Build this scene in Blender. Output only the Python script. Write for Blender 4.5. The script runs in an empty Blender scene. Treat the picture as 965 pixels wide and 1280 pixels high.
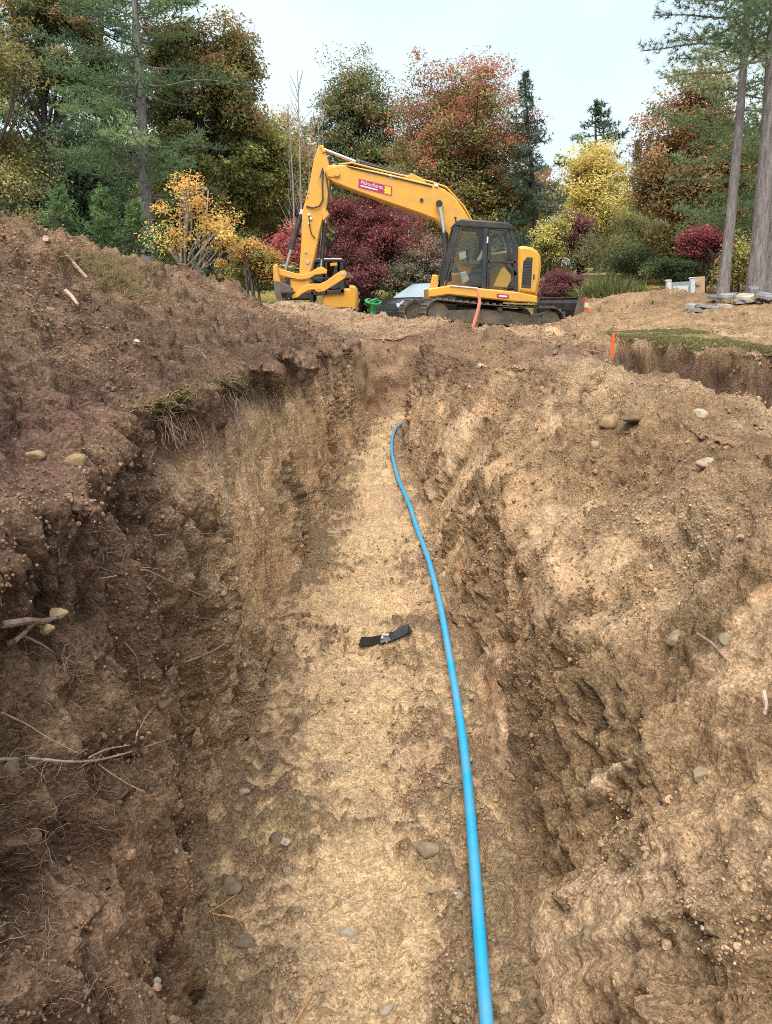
import bpy, math, random
import numpy as np
from mathutils import Vector

# ------------------------------------------------------------------ camera, sky, sun, exposure
SC = bpy.context.scene
F = 961.0                       # focal length in pixels of a 965 x 1280 picture
PITCH = math.atan(260.0 / F)    # looking down into the trench
EYE = np.array([0.0, 0.0, 1.65])
cam_data = bpy.data.cameras.new('camera')
cam_data.sensor_fit = 'AUTO'; cam_data.sensor_width = 36.0
cam_data.lens = 36.0 * F / 1280.0
cam_data.clip_start = 0.05; cam_data.clip_end = 2000.0
cam = bpy.data.objects.new('camera', cam_data)
SC.collection.objects.link(cam)
cam.location = EYE
cam.rotation_euler = (math.pi / 2 - PITCH, 0, 0)
SC.camera = cam

SUN_EL, SUN_AZ = math.radians(62), math.radians(195)    # azimuth clockwise from +Y
world = bpy.data.worlds.new('World'); SC.world = world; world.use_nodes = True
wn, wl_ = world.node_tree.nodes, world.node_tree.links
wn.clear()
w_out = wn.new('ShaderNodeOutputWorld'); w_bg = wn.new('ShaderNodeBackground')
w_sky = wn.new('ShaderNodeTexSky'); w_sky.sky_type = 'NISHITA'; w_sky.sun_disc = False
w_sky.sun_elevation = SUN_EL; w_sky.sun_rotation = SUN_AZ
w_sky.air_density = 1.0; w_sky.dust_density = 2.0
w_tc = wn.new('ShaderNodeTexCoord'); w_map = wn.new('ShaderNodeMapping')
w_map.inputs['Scale'].default_value = (1.2, 1.2, 3.2)
w_no = wn.new('ShaderNodeTexNoise'); w_no.inputs['Scale'].default_value = 1.6
w_no.inputs['Detail'].default_value = 6; w_no.inputs['Roughness'].default_value = 0.52
w_ramp = wn.new('ShaderNodeValToRGB')
w_ramp.color_ramp.elements[0].position = 0.33; w_ramp.color_ramp.elements[0].color = (1.5, 1.95, 2.2, 1)
w_ramp.color_ramp.elements[1].position = 0.66; w_ramp.color_ramp.elements[1].color = (2.15, 2.36, 2.45, 1)
w_mix = wn.new('ShaderNodeMixRGB'); w_mix.inputs['Fac'].default_value = 0.95     # thin cloud over the blue
wl_.new(w_tc.outputs['Generated'], w_map.inputs['Vector'])
wl_.new(w_map.outputs['Vector'], w_no.inputs['Vector'])
wl_.new(w_no.outputs['Fac'], w_ramp.inputs['Fac'])
wl_.new(w_sky.outputs['Color'], w_mix.inputs['Color1'])
wl_.new(w_ramp.outputs['Color'], w_mix.inputs['Color2'])
wl_.new(w_mix.outputs['Color'], w_bg.inputs['Color'])
w_bg.inputs['Strength'].default_value = 0.1
wl_.new(w_bg.outputs['Background'], w_out.inputs['Surface'])

sun_data = bpy.data.lights.new('sun', 'SUN'); sun_data.energy = 1.5
sun_data.angle = math.radians(60); sun_data.color = (1.0, 0.95, 0.88)
sun = bpy.data.objects.new('sun', sun_data); SC.collection.objects.link(sun)
sun_dir = Vector((math.sin(SUN_AZ) * math.cos(SUN_EL), math.cos(SUN_AZ) * math.cos(SUN_EL), math.sin(SUN_EL)))
sun.rotation_euler = (-sun_dir).to_track_quat('-Z', 'Y').to_euler()
sun.location = (0, 0, 30)

vs = SC.view_settings
vs.view_transform = 'Standard'; vs.look = 'None'; vs.gamma = 1.0; vs.use_curve_mapping = False
vs.exposure = 2.25
SC.cycles.max_bounces = 6; SC.cycles.transparent_max_bounces = 8
SC.cycles.use_denoising = False; SC.cycles.filter_width = 0.95

# ------------------------------------------------------------------ helpers
COL = SC.collection
rng = np.random.default_rng(7)
random.seed(7)

def ray(px, py):
    a = (640 - py) / F; b = (px - 482.5) / F
    return np.array([b, math.cos(PITCH) + a * math.sin(PITCH), -math.sin(PITCH) + a * math.cos(PITCH)])

def P(px, py, Y):
    """point of the place that stands Y metres down the trench axis, read off the photograph"""
    v = ray(px, py)
    return EYE + v * (Y / v[1])

def hash3(ix, iy, iz, seed):
    h = (ix * 374761393 + iy * 668265263 + iz * 1274126177 + seed * 974634731) & 0xFFFFFFFF
    h = ((h ^ (h >> 13)) * 1274126177) & 0xFFFFFFFF
    h = h ^ (h >> 16)
    return (h & 0xFFFFFF).astype(np.float32) / np.float32(0xFFFFFF)

def vnoise(x, y, z, seed=0):
    """smooth value noise in -1..1"""
    x = np.asarray(x, np.float32); y = np.asarray(y, np.float32) + 0 * x; z = np.asarray(z, np.float32) + 0 * x
    fx, fy, fz = np.floor(x), np.floor(y), np.floor(z)
    ix, iy, iz = fx.astype(np.int64), fy.astype(np.int64), fz.astype(np.int64)
    tx, ty, tz = x - fx, y - fy, z - fz
    tx = tx * tx * (3 - 2 * tx); ty = ty * ty * (3 - 2 * ty); tz = tz * tz * (3 - 2 * tz)
    def c(a, b, d): return hash3(ix + a, iy + b, iz + d, seed)
    x00 = c(0,0,0) * (1-tx) + c(1,0,0) * tx; x10 = c(0,1,0) * (1-tx) + c(1,1,0) * tx
    x01 = c(0,0,1) * (1-tx) + c(1,0,1) * tx; x11 = c(0,1,1) * (1-tx) + c(1,1,1) * tx
    y0 = x00 * (1-ty) + x10 * ty; y1 = x01 * (1-ty) + x11 * ty
    return (y0 * (1-tz) + y1 * tz) * 2 - 1

def fbm(x, y, z, octv=4, seed=0, gain=0.5):
    s = 0; a = 1.0; n = 0
    for k in range(octv):
        s = s + a * vnoise(x * 2**k + 17.3 * k, y * 2**k + 5.1 * k, z * 2**k + 9.7 * k, seed + k)
        n += a; a *= gain
    return s / n

def billow(x, y, z, octv=3, seed=0, gain=0.5):
    """rounded lumps with sharp creases between them, 0..1"""
    s = 0; a = 1.0; n = 0
    for k in range(octv):
        s = s + a * np.abs(vnoise(x * 2.1**k + 7.3 * k, y * 2.1**k + 3.1 * k, z * 2.1**k + 1.7 * k, seed + k))
        n += a; a *= gain
    return s / n

def lumps(u, v, cell, dens, seed, rmin=0.3, rmax=0.7):
    """height of scattered round clods on a surface with coordinates u, v (in metres); 0 between clods"""
    U, V = u / cell, v / cell
    iu, iv = np.floor(U).astype(np.int64), np.floor(V).astype(np.int64)
    out = np.zeros_like(U)
    for a in (-1, 0, 1):
        for b in (-1, 0, 1):
            ja, jb = iu + a, iv + b
            r1 = hash3(ja, jb, ja * 0, seed); r2 = hash3(ja, jb, ja * 0 + 1, seed); r3 = hash3(ja, jb, ja * 0 + 2, seed)
            r4 = hash3(ja, jb, ja * 0 + 3, seed); r5 = hash3(ja, jb, ja * 0 + 4, seed)
            r = (rmin + (rmax - rmin) * r3 ** 2) * (r4 < dens)
            du, dv = U - ja - r1, V - jb - r2
            an = r5 * 6.283
            cu = (du * np.cos(an) + dv * np.sin(an)) * (1 + 0.5 * r1); cv = -du * np.sin(an) + dv * np.cos(an)
            d2 = cu * cu + cv * cv + 0.25 * np.abs(cu * cv)
            out = np.maximum(out, np.sqrt(np.maximum(r * r - d2, 0)))
    return out * cell

def S(t):
    t = np.clip(t, 0, 1); return t * t * (3 - 2 * t)

def tag(o, label=None, cat=None, group=None, kind=None):
    if label: o['label'] = label
    if cat: o['category'] = cat
    if group: o['group'] = group
    if kind: o['kind'] = kind
    return o

def mesh_np(name, verts, faces, mats, cols=None, smooth=False, loc=(0, 0, 0), parent=None, colname='col', facemat=None):
    """mesh object from numpy verts (n,3) and faces (m,3) or (m,4)"""
    verts = np.asarray(verts, np.float32) - np.asarray(loc, np.float32)
    faces = np.asarray(faces, np.int32)
    me = bpy.data.meshes.new(name)
    k = faces.shape[1]
    me.vertices.add(len(verts)); me.vertices.foreach_set('co', verts.ravel())
    me.loops.add(faces.size); me.loops.foreach_set('vertex_index', faces.ravel())
    me.polygons.add(len(faces))
    me.polygons.foreach_set('loop_start', np.arange(0, faces.size, k, dtype=np.int32))
    if smooth: me.polygons.foreach_set('use_smooth', np.ones(len(faces), bool))
    if cols is not None:
        at = me.attributes.new(colname, 'FLOAT_COLOR', 'POINT')
        c4 = np.ones((len(verts), 4), np.float32); c4[:, :3] = cols
        at.data.foreach_set('color', c4.ravel())
    for m in (mats if isinstance(mats, (list, tuple)) else [mats]): me.materials.append(m)
    if facemat is not None: me.polygons.foreach_set('material_index', np.asarray(facemat, np.int32))
    me.update(calc_edges=True)
    o = bpy.data.objects.new(name, me); COL.objects.link(o)
    if parent is not None: o.parent = parent
    else: o.location = loc
    return o

def empty(name, loc):
    o = bpy.data.objects.new(name, None); COL.objects.link(o); o.location = loc
    o.empty_display_size = 0.2
    return o

class MB:
    """collects shapes given in world coordinates; build() links them as one mesh object"""
    def __init__(s): s.v = []; s.f = []
    def add(s, vs_, fs):
        n = len(s.v); s.v += [tuple(map(float, p)) for p in vs_]; s.f += [tuple(i + n for i in f) for f in fs]; return s
    def prism(s, poly, y0, y1, bev=0.0):
        """outline poly [(x,z)...] carried from y0 to y1, rims chamfered by bev"""
        n = len(poly); P2 = np.array(poly, float); c = P2.mean(0)
        area = 0.5 * sum(P2[i][0] * P2[(i+1) % n][1] - P2[(i+1) % n][0] * P2[i][1] for i in range(n))
        if area < 0: P2 = P2[::-1]
        if bev > 0:
            d1 = P2 - np.roll(P2, 1, 0); d2 = np.roll(P2, -1, 0) - P2
            d1 /= np.linalg.norm(d1, axis=1)[:, None] + 1e-9; d2 /= np.linalg.norm(d2, axis=1)[:, None] + 1e-9
            n1 = np.stack([-d1[:, 1], d1[:, 0]], 1); n2 = np.stack([-d2[:, 1], d2[:, 0]], 1)
            m = n1 + n2; m /= np.maximum((m * m).sum(1), 0.5)[:, None] / 2
            Q = P2 + m * bev
            sg = 1 if y1 > y0 else -1
            rings = [(Q, y0), (P2, y0 + sg * bev), (P2, y1 - sg * bev), (Q, y1)]
        else: rings = [(P2, y0), (P2, y1)]
        vs_ = []; fs = []
        for poly2, yy in rings: vs_ += [(p[0], yy, p[1]) for p in poly2]
        for r in range(len(rings) - 1):
            for i in range(n):
                j = (i + 1) % n; fs.append((r*n + i, r*n + j, (r+1)*n + j, (r+1)*n + i))
        fs.append(tuple(range(n - 1, -1, -1))); k = (len(rings) - 1) * n; fs.append(tuple(range(k, k + n)))
        return s.add(vs_, fs)
    def box(s, lo, hi, bev=0.0):
        return s.prism([(lo[0], lo[2]), (hi[0], lo[2]), (hi[0], hi[2]), (lo[0], hi[2])], lo[1], hi[1], bev)
    def tube(s, pts, rad, n=10, caps=True, flat=1.0):
        pts = [np.array(p, float) for p in pts]; m = len(pts)
        rad = [rad] * m if np.isscalar(rad) else list(rad)
        vs_ = []; fs = []; ref = None
        for i in range(m):
            t = pts[min(i + 1, m - 1)] - pts[max(i - 1, 0)]; t = t / (np.linalg.norm(t) + 1e-9)
            if ref is None:
                ref = np.array([0, 0, 1.0]) if abs(t[2]) < 0.9 else np.array([0, 1.0, 0])
            a = np.cross(t, ref); a /= np.linalg.norm(a) + 1e-9; b = np.cross(a, t); ref = b
            for k in range(n):
                an = 2 * math.pi * k / n
                vs_.append(pts[i] + rad[i] * (math.cos(an) * a + flat * math.sin(an) * b))
        for i in range(m - 1):
            for k in range(n):
                j = (k + 1) % n; fs.append((i*n + k, i*n + j, (i+1)*n + j, (i+1)*n + k))
        if caps: fs.append(tuple(range(n - 1, -1, -1))); fs.append(tuple(range((m-1)*n, m*n)))
        return s.add(vs_, fs)
    def build(s, name, mat, parent=None, smooth=False, loc=None):
        off = np.array(ORG.get(parent.name, (0, 0, 0))) if parent is not None else np.array(loc if loc is not None else (0, 0, 0))
        me = bpy.data.meshes.new(name)
        me.from_pydata([tuple(np.array(v) - off) for v in s.v], [], s.f)
        me.materials.append(mat)
        if smooth:
            me.polygons.foreach_set('use_smooth', np.ones(len(me.polygons), bool))
            try: me.set_sharp_from_angle(angle=math.radians(40))
            except Exception: pass
        me.update()
        o = bpy.data.objects.new(name, me); COL.objects.link(o)
        if parent is not None: o.parent = parent; ORG[o.name] = tuple(off)
        else: o.location = tuple(off); ORG[o.name] = tuple(off)
        return o
ORG = {}
def thing(name, loc, label, cat, group=None):
    o = empty(name, tuple(map(float, loc))); ORG[o.name] = tuple(map(float, loc)); return tag(o, label, cat, group)

# ------------------------------------------------------------------ materials
def new_mat(name):
    m = bpy.data.materials.new(name); m.use_nodes = True
    n, l = m.node_tree.nodes, m.node_tree.links
    b = n['Principled BSDF']; return m, n, l, b

def plain(name, rgb, rough=0.6, metal=0.0, var=0.12, scale=8.0, bump=0.0, bscale=60, dirt=None, dirt_amt=0.0, coat=0.0):
    m, n, l, b = new_mat(name)
    b.inputs['Roughness'].default_value = rough; b.inputs['Metallic'].default_value = metal
    if coat: b.inputs['Coat Weight'].default_value = coat
    tc = n.new('ShaderNodeTexCoord')
    no = n.new('ShaderNodeTexNoise'); no.inputs['Scale'].default_value = scale; no.inputs['Detail'].default_value = 6
    l.new(tc.outputs['Object'], no.inputs['Vector'])
    rp = n.new('ShaderNodeValToRGB')
    rp.color_ramp.elements[0].position = 0.3; rp.color_ramp.elements[1].position = 0.7
    rp.color_ramp.elements[0].color = tuple(c * (1 - var) for c in rgb) + (1,)
    rp.color_ramp.elements[1].color = tuple(min(c * (1 + var), 1) for c in rgb) + (1,)
    l.new(no.outputs['Fac'], rp.inputs['Fac'])
    out = rp.outputs['Color']
    if dirt is not None:
        n2 = n.new('ShaderNodeTexNoise'); n2.inputs['Scale'].default_value = 3.2; n2.inputs['Detail'].default_value = 5
        n2.inputs['Roughness'].default_value = 0.6
        l.new(tc.outputs['Object'], n2.inputs['Vector'])
        mr = n.new('ShaderNodeMapRange'); mr.inputs['From Min'].default_value = 0.45; mr.inputs['From Max'].default_value = 0.7
        mr.inputs['To Max'].default_value = dirt_amt
        l.new(n2.outputs['Fac'], mr.inputs['Value'])
        mx = n.new('ShaderNodeMixRGB'); mx.inputs['Color2'].default_value = tuple(dirt) + (1,)
        l.new(mr.outputs['Result'], mx.inputs['Fac']); l.new(out, mx.inputs['Color1']); out = mx.outputs['Color']
    l.new(out, b.inputs['Base Color'])
    if bump:
        n3 = n.new('ShaderNodeTexNoise'); n3.inputs['Scale'].default_value = bscale; n3.inputs['Detail'].default_value = 5
        l.new(tc.outputs['Object'], n3.inputs['Vector'])
        bp = n.new('ShaderNodeBump'); bp.inputs['Strength'].default_value = bump; bp.inputs['Distance'].default_value = 0.02
        l.new(n3.outputs['Fac'], bp.inputs['Height']); l.new(bp.outputs['Normal'], b.inputs['Normal'])
    return m

def soil_mat():
    m, n, l, b = new_mat('soil')
    b.inputs['Roughness'].default_value = 0.95; b.inputs['Specular IOR Level'].default_value = 0.15
    at = n.new('ShaderNodeAttribute'); at.attribute_name = 'col'
    ge = n.new('ShaderNodeNewGeometry')
    def noise(scale, det, rough=0.6):
        x = n.new('ShaderNodeTexNoise'); x.inputs['Scale'].default_value = scale; x.inputs['Detail'].default_value = det
        x.inputs['Roughness'].default_value = rough; l.new(ge.outputs['Position'], x.inputs['Vector']); return x
    n1 = noise(38, 8, 0.72); n2 = noise(170, 5, 0.7); n3 = noise(430, 4, 0.7)
    vo = n.new('ShaderNodeTexVoronoi'); vo.inputs['Scale'].default_value = 75; l.new(ge.outputs['Position'], vo.inputs['Vector'])
    def mp(sock, a, c, lo, hi):
        r = n.new('ShaderNodeMapRange'); r.inputs['From Min'].default_value = a; r.inputs['From Max'].default_value = c
        r.inputs['To Min'].default_value = lo; r.inputs['To Max'].default_value = hi; l.new(sock, r.inputs['Value']); return r.outputs['Result']
    def mul(a, c):
        x = n.new('ShaderNodeMath'); x.operation = 'MULTIPLY'; l.new(a, x.inputs[0])
        if isinstance(c, (int, float)): x.inputs[1].default_value = c
        else: l.new(c, x.inputs[1])
        return x.outputs[0]
    def add(a, c):
        x = n.new('ShaderNodeMath'); l.new(a, x.inputs[0]); l.new(c, x.inputs[1]); return x.outputs[0]
    f = mul(mp(n1.outputs['Fac'], 0.3, 0.7, 0.64, 1.36), mp(n2.outputs['Fac'], 0.3, 0.7, 0.66, 1.34))
    f = mul(f, mp(n3.outputs['Fac'], 0.3, 0.7, 0.74, 1.26))
    # single mineral grains: some pale, some dark
    gr = n.new('ShaderNodeTexVoronoi'); gr.inputs['Scale'].default_value = 150; l.new(ge.outputs['Position'], gr.inputs['Vector'])
    sep = n.new('ShaderNodeSeparateColor'); l.new(gr.outputs['Color'], sep.inputs['Color'])
    f = mul(f, mp(sep.outputs['Red'], 0.0, 1.0, 0.68, 1.32))
    vm = n.new('ShaderNodeVectorMath'); vm.operation = 'SCALE'; l.new(at.outputs['Color'], vm.inputs[0]); l.new(f, vm.inputs['Scale'])
    l.new(vm.outputs['Vector'], b.inputs['Base Color'])
    at2 = n.new('ShaderNodeAttribute'); at2.attribute_name = 'rough'
    h = add(add(mul(n1.outputs['Fac'], 1.0), mul(n2.outputs['Fac'], 0.5)), add(mul(vo.outputs['Distance'], -0.5), mul(n3.outputs['Fac'], 0.16)))
    bp = n.new('ShaderNodeBump'); bp.inputs['Distance'].default_value = 0.036
    l.new(at2.outputs['Fac'], bp.inputs['Strength'])
    l.new(h, bp.inputs['Height']); l.new(bp.outputs['Normal'], b.inputs['Normal'])
    return m
M_SOIL = soil_mat()

def attr_mat(name, rough=0.9, var=0.25, scale=40, bump=0.4, bscale=80):
    m, n, l, b = new_mat(name)
    b.inputs['Roughness'].default_value = rough; b.inputs['Specular IOR Level'].default_value = 0.2
    at = n.new('ShaderNodeAttribute'); at.attribute_name = 'col'
    ge = n.new('ShaderNodeNewGeometry')
    no = n.new('ShaderNodeTexNoise'); no.inputs['Scale'].default_value = scale; no.inputs['Detail'].default_value = 6
    l.new(ge.outputs['Position'], no.inputs['Vector'])
    mr = n.new('ShaderNodeMapRange'); mr.inputs['From Min'].default_value = 0.3; mr.inputs['From Max'].default_value = 0.7
    mr.inputs['To Min'].default_value = 1 - var; mr.inputs['To Max'].default_value = 1 + var
    l.new(no.outputs['Fac'], mr.inputs['Value'])
    vm = n.new('ShaderNodeVectorMath'); vm.operation = 'SCALE'
    l.new(at.outputs['Color'], vm.inputs[0]); l.new(mr.outputs['Result'], vm.inputs['Scale'])
    l.new(vm.outputs['Vector'], b.inputs['Base Color'])
    if bump:
        n3 = n.new('ShaderNodeTexNoise'); n3.inputs['Scale'].default_value = bscale; n3.inputs['Detail'].default_value = 5
        l.new(ge.outputs['Position'], n3.inputs['Vector'])
        bp = n.new('ShaderNodeBump'); bp.inputs['Strength'].default_value = bump; bp.inputs['Distance'].default_value = 0.01
        l.new(n3.outputs['Fac'], bp.inputs['Height']); l.new(bp.outputs['Normal'], b.inputs['Normal'])
    return m
M_CLOD = attr_mat('clod')

# ------------------------------------------------------------------ the ground: one sheet with trench, pit and spoil heaps
def ip(y, ys, vs_):
    return np.interp(y, ys, vs_)

def smooth1(a, w):
    k = np.ones(w) / w
    return np.convolve(np.pad(a, w // 2, mode='edge'), k, 'valid')[:len(a)]

def g_ground(x, y):
    """undug ground with spoil heaps, without the trench (x, y arrays)"""
    g = ip(y, [-5, 0, 2.5, 4.5, 8, 14, 21, 30, 45, 80, 200], [1.25, 1.26, 1.25, 1.18, 1.1, 1.12, 1.12, 1.3, 2.0, 3.5, 6])
    right = S((x - 3.2) / 4.0)
    g = g + right * ip(y, [0, 10.5, 13, 16, 20, 35, 60], [0, 0.0, 0.28, 0.62, 0.72, 1.2, 1.0])
    g = g + S((x - 9) / 8.0) * ip(y, [8, 16, 40], [0, 0.5, 0.8])
    g = g + 0.13 * S((x - 2.9) / 0.2) * S((y - 4) / 1.5) * (1 - S((y - 11.5) / 2))
    # left spoil heap along the trench
    xe = -0.62
    xc = -2.55 + 0.16 * np.sin(y * 0.9) + 0.12 * np.sin(y * 2.3 + 1)
    hc = ip(y, [-3, 3, 5, 8.2, 11.9, 16, 20, 24, 28], [0.92, 0.98, 0.95, 0.78, 0.50, 0.40, 0.30, 0.1, 0])
    hc = hc * (1 + 0.07 * np.sin(y * 1.7 + 0.6) + 0.05 * np.sin(y * 4.1))
    t = (xe - x) / (xe - xc)
    up = np.where(t < 1, np.sin(np.clip(t, 0, 1) * math.pi / 2) ** 0.8, np.cos(np.clip((t - 1) / 1.25, 0, 1) * math.pi / 2) ** 1.3)
    g = g + hc * up
    # mound in front of the machines
    g = g + 0.34 * np.exp(-((x + 0.7) / 1.3) ** 2 - ((y - 17) / 2.6) ** 2)
    g = g - 0.04 * np.exp(-((x - 2.8) / 1.6) ** 2 - ((y - 17.3) / 2.2) ** 2)
    g = g + 0.12 * np.exp(-((x - 1.7) / 0.5) ** 2 - ((y - 12.6) / 1.2) ** 2)
    g = g - 0.2 * np.exp(-((x - 2.6) / 2.2) ** 2 - ((y - 21.3) / 1.6) ** 2)        # the excavator has sunk in
    g = g - 0.42 * np.exp(-((x - 2.0) / 4.0) ** 2 - ((y - 30.5) / 3.0) ** 2)
    g = g + 0.12 * np.exp(-((x - 1.15) / 0.6) ** 2 - ((y - 17.4) / 1.2) ** 2)
    # low ridge thrown up on the right of the trench
    xr_c = 1.36 - 0.50 * S((y - 7) / 3) + 0.10 * np.sin(y * 1.3) + 0.06 * np.sin(y * 3.7 + 2)
    hr = ip(y, [-3, 2, 3.4, 4.7, 6.3, 8.3, 10, 12], [-0.10, -0.13, -0.10, 0.05, 0.13, 0.24, 0.30, 0.10])
    g = g + hr * np.where(hr > 0, np.exp(-((x - xr_c) / 0.42) ** 2), S((x - 0.5) / 0.6) * (1 - S((x - 2.6) / 0.3)))
    # parallel pit beyond the ridge
    pit_l = 1.75 + 0.10 * np.sin(y * 1.9 + 1) + 0.05 * np.sin(y * 5.1)
    pit_r = 3.10 + 0.07 * np.sin(y * 1.5) + 0.035 * np.sin(y * 6.3 + 1) + ip(y, [8.5, 10.5, 11.3], [0, -0.1, -0.7])
    inside = S((x - pit_l) / 0.5) * (1 - S((x - pit_r + 0.09) / 0.10)) * S((y - 0.5) / 1.0) * (1 - S((y - 11.0) / 0.5))
    g = g - inside * (g - 0.68)
    # small pale heaps on the right rise
    for cx, cy, a, sx, sy in ((5.3, 18.0, 0.34, 0.6, 0.5), (4.4, 16.5, 0.22, 0.7, 0.5), (6.1, 17.5, 0.3, 0.8, 0.5), (3.4, 15.5, 0.15, 0.7, 0.4)):
        g = g + a * np.exp(-((x - cx) / sx) ** 2 - ((y - cy) / sy) ** 2)
    return g

def build_ground():
    ys = list(np.linspace(-4, 0.75, 34))
    while ys[-1] < 32: ys.append(ys[-1] * 1.0058)
    ys += list(np.geomspace(33, 900, 26))
    ys = np.array(ys); R = len(ys)
    xl = ip(ys, [0, 1.44, 1.76, 2.3, 3.2, 4.15, 6.1, 9, 11, 12, 12.8, 13.5, 14.2], [-.47, -.47, -.53, -.58, -.56, -.61, -.54, -.41, -.28, -.08, .5, 1.6, 3.0])
    xr = ip(ys, [0, 1.44, 1.9, 2.8, 4.5, 6.6, 9, 10.2, 11, 11.9, 12.5, 13], [.42, .40, .42, .40, .40, .34, .23, .25, .42, .85, 1.9, 3.4])
    wl = ip(ys, [0, 1.5, 4, 7, 9, 11.5, 13], [.11, .11, .13, .18, .20, .30, .7])
    wr = ip(ys, [0, 2.5, 4.5, 6.5, 9, 10.2], [.95, .98, .92, .56, .26, .24])
    wob = vnoise(ys * 2.2, 0 * ys, 0 * ys + 3.3, 5) * 0.05 + vnoise(ys * 6, 0 * ys, 0 * ys + 1.3, 6) * 0.02
    wob2 = vnoise(ys * 1.8, 0 * ys, 0 * ys + 8.3, 7) * 0.05 + vnoise(ys * 5, 0 * ys, 0 * ys + 4.3, 8) * 0.02
    xl = smooth1(xl, 15) + wob * 0.5; xr = smooth1(xr, 15) + wob2 * 0.6
    xlt = xl - wl + wob; xrt = xr + wr + wob2
    dep = 1 - S((ys - 13.9) / 0.8)                     # the trench runs out of sight to the right
    floor_z = ip(ys, [-4, 0, 12, 14], [-0.02, 0, 0.0, 0.1])
    b2 = np.minimum(-2.7, xlt - 1.0); b6 = np.maximum(3.0, xrt + 0.3); b7 = b6 + 0.22; b8 = np.maximum(6.5, b7 + 1)
    far = S((ys - 25) / 60)
    segs = [(-9 - far * 700, -5.5, 24), (-5.5 + 0 * ys, b2, 60), (b2, xlt, 190), (xlt, xl, 150), (xl, xr, 130), (xr, xrt, 170),
            (xrt, b6, 110), (b6, b7, 30), (b7, b8, 80), (b8, 14 + 0 * ys, 60), (14 + 0 * ys, 22 + far * 700, 24)]
    Xc = []; kind = []; tt = []
    for si, (a, b, n) in enumerate(segs):
        a = a + 0 * ys; b = b + 0 * ys
        last = si == len(segs) - 1
        t = np.linspace(0, 1, n + (1 if last else 0), endpoint=last)
        if si == 0: t = t ** 0.5 if False else t
        Xc.append(a[:, None] + (b - a)[:, None] * t[None]); kind += [si] * len(t); tt += list(t)
    X = np.concatenate(Xc, 1); kind = np.array(kind); tt = np.array(tt)
    C = X.shape[1]
    Y = np.repeat(ys[:, None], C, 1)
    Z = g_ground(X, Y)
    zlt = g_ground(xlt, ys); zrt = g_ground(xrt, ys)
    iw, ifl, irw = kind == 3, kind == 4, kind == 5
    # left cut: near vertical, floor rounded at the foot
    t = tt[iw][None]
    ztop = zlt[:, None]; zf = (floor_z * dep + zlt * (1 - dep))[:, None]
    Z[:, iw] = zf + (ztop - zf) * (1 - t) ** 1.0
    prof = (t ** 1.15) * 1.0
    X[:, iw] = xlt[:, None] + (xl - xlt)[:, None] * (0.6 * t ** 0.6 + 0.4 * t ** 6)
    # floor, slightly dished
    t = tt[ifl][None]
    zfr = (floor_z * dep + zrt * (1 - dep))[:, None]
    Z[:, ifl] = zf * (1 - t) + zfr * t - 0.02 * np.sin(t * math.pi) * dep[:, None]
    # right slope: steep below, laid back above
    t = tt[irw][None]
    lay = S((8.5 - ys) / 4)[:, None]
    brk = (0.5 + 0.16 * vnoise(ys * 1.7, 0 * ys, 0 * ys + 6.1, 9) + 0.07 * vnoise(ys * 5, 0 * ys, 0 * ys + 2.1, 10))[:, None]   # height of the break between cut and slumped soil
    zs = np.where(t < 0.45, t / 0.45 * brk, brk + (1 - brk) * (t - 0.45) / 0.55)
    xs = np.where(t < 0.45, 0.25 * (t / 0.45) ** 1.1, 0.25 + 0.75 * ((t - 0.45) / 0.55) ** 0.95)
    for _ in range(3):
        zs[:, 1:-1] = (zs[:, :-2] + zs[:, 2:] + zs[:, 1:-1]) / 3; xs[:, 1:-1] = (xs[:, :-2] + xs[:, 2:] + xs[:, 1:-1]) / 3
    Z[:, irw] = zfr + (zrt[:, None] - zfr) * (lay * zs + (1 - lay) * t ** 0.82)
    X[:, irw] = xr[:, None] + (xrt - xr)[:, None] * (lay * xs + (1 - lay) * (t ** 1.5))
    # arclength across, used as texture coordinate
    dx = np.diff(X, axis=1); dz = np.diff(Z, axis=1)
    A = np.concatenate([np.zeros((R, 1)), np.cumsum(np.sqrt(dx * dx + dz * dz), 1)], 1)
    A = A - A[:, [np.where(ifl)[0][0]]]
    m_w = np.zeros((R, C)); m_w[:, iw] = 1
    m_f = np.zeros((R, C)); m_f[:, ifl] = 1
    m_r = np.zeros((R, C)); m_r[:, irw] = 1
    m_l = np.zeros((R, C)); m_l[:, kind <= 2] = 1
    def blur(m, w=9):
        h = w // 2; q = np.pad(m, ((0, 0), (h, h)), mode='edge')
        return sum(q[:, i:i + m.shape[1]] for i in range(w)) / w
    m_w, m_f, m_r, m_l = blur(m_w), blur(m_f), blur(m_r), blur(m_l)
    near = S((34 - Y) / 10)
    # ---- undercuts, slabs and recesses of the left cut (shift across the trench)
    gl = zlt[:, None]
    def bump(v, c, w): return np.exp(-((v - c) / w) ** 2)
    inw = m_w + m_l * S((X - (xlt[:, None] - 0.15)) / 0.15)
    rec = 0.12 * bump(Z, gl - 0.20, 0.13) * bump(Y, 1.32, 0.42) * (0.8 + 0.5 * vnoise(Y * 9, Z * 9, 0 * Y, 31))
    rec += 0.12 * bump(Z, gl - 0.16, 0.10) * bump(Y, 2.5, 0.16)
    rec += 0.13 * bump(Z, gl - 0.13, 0.10) * bump(Y, 4.0, 0.42)
    rec += 0.09 * bump(Z, gl - 0.2, 0.12) * bump(Y, 5.6, 0.35)
    rec += 0.07 * bump(Z, gl - 0.14, 0.08) * bump(Y, 7.2, 0.5)
    rec += 0.10 * bump(Z, 0.42 + (Y - 1.7) * 0.9, 0.07) * bump(Y, 1.62, 0.13)
    rec += 0.06 * bump(Z, 0.62, 0.06) * bump(Y, 1.95, 0.09)
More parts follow.
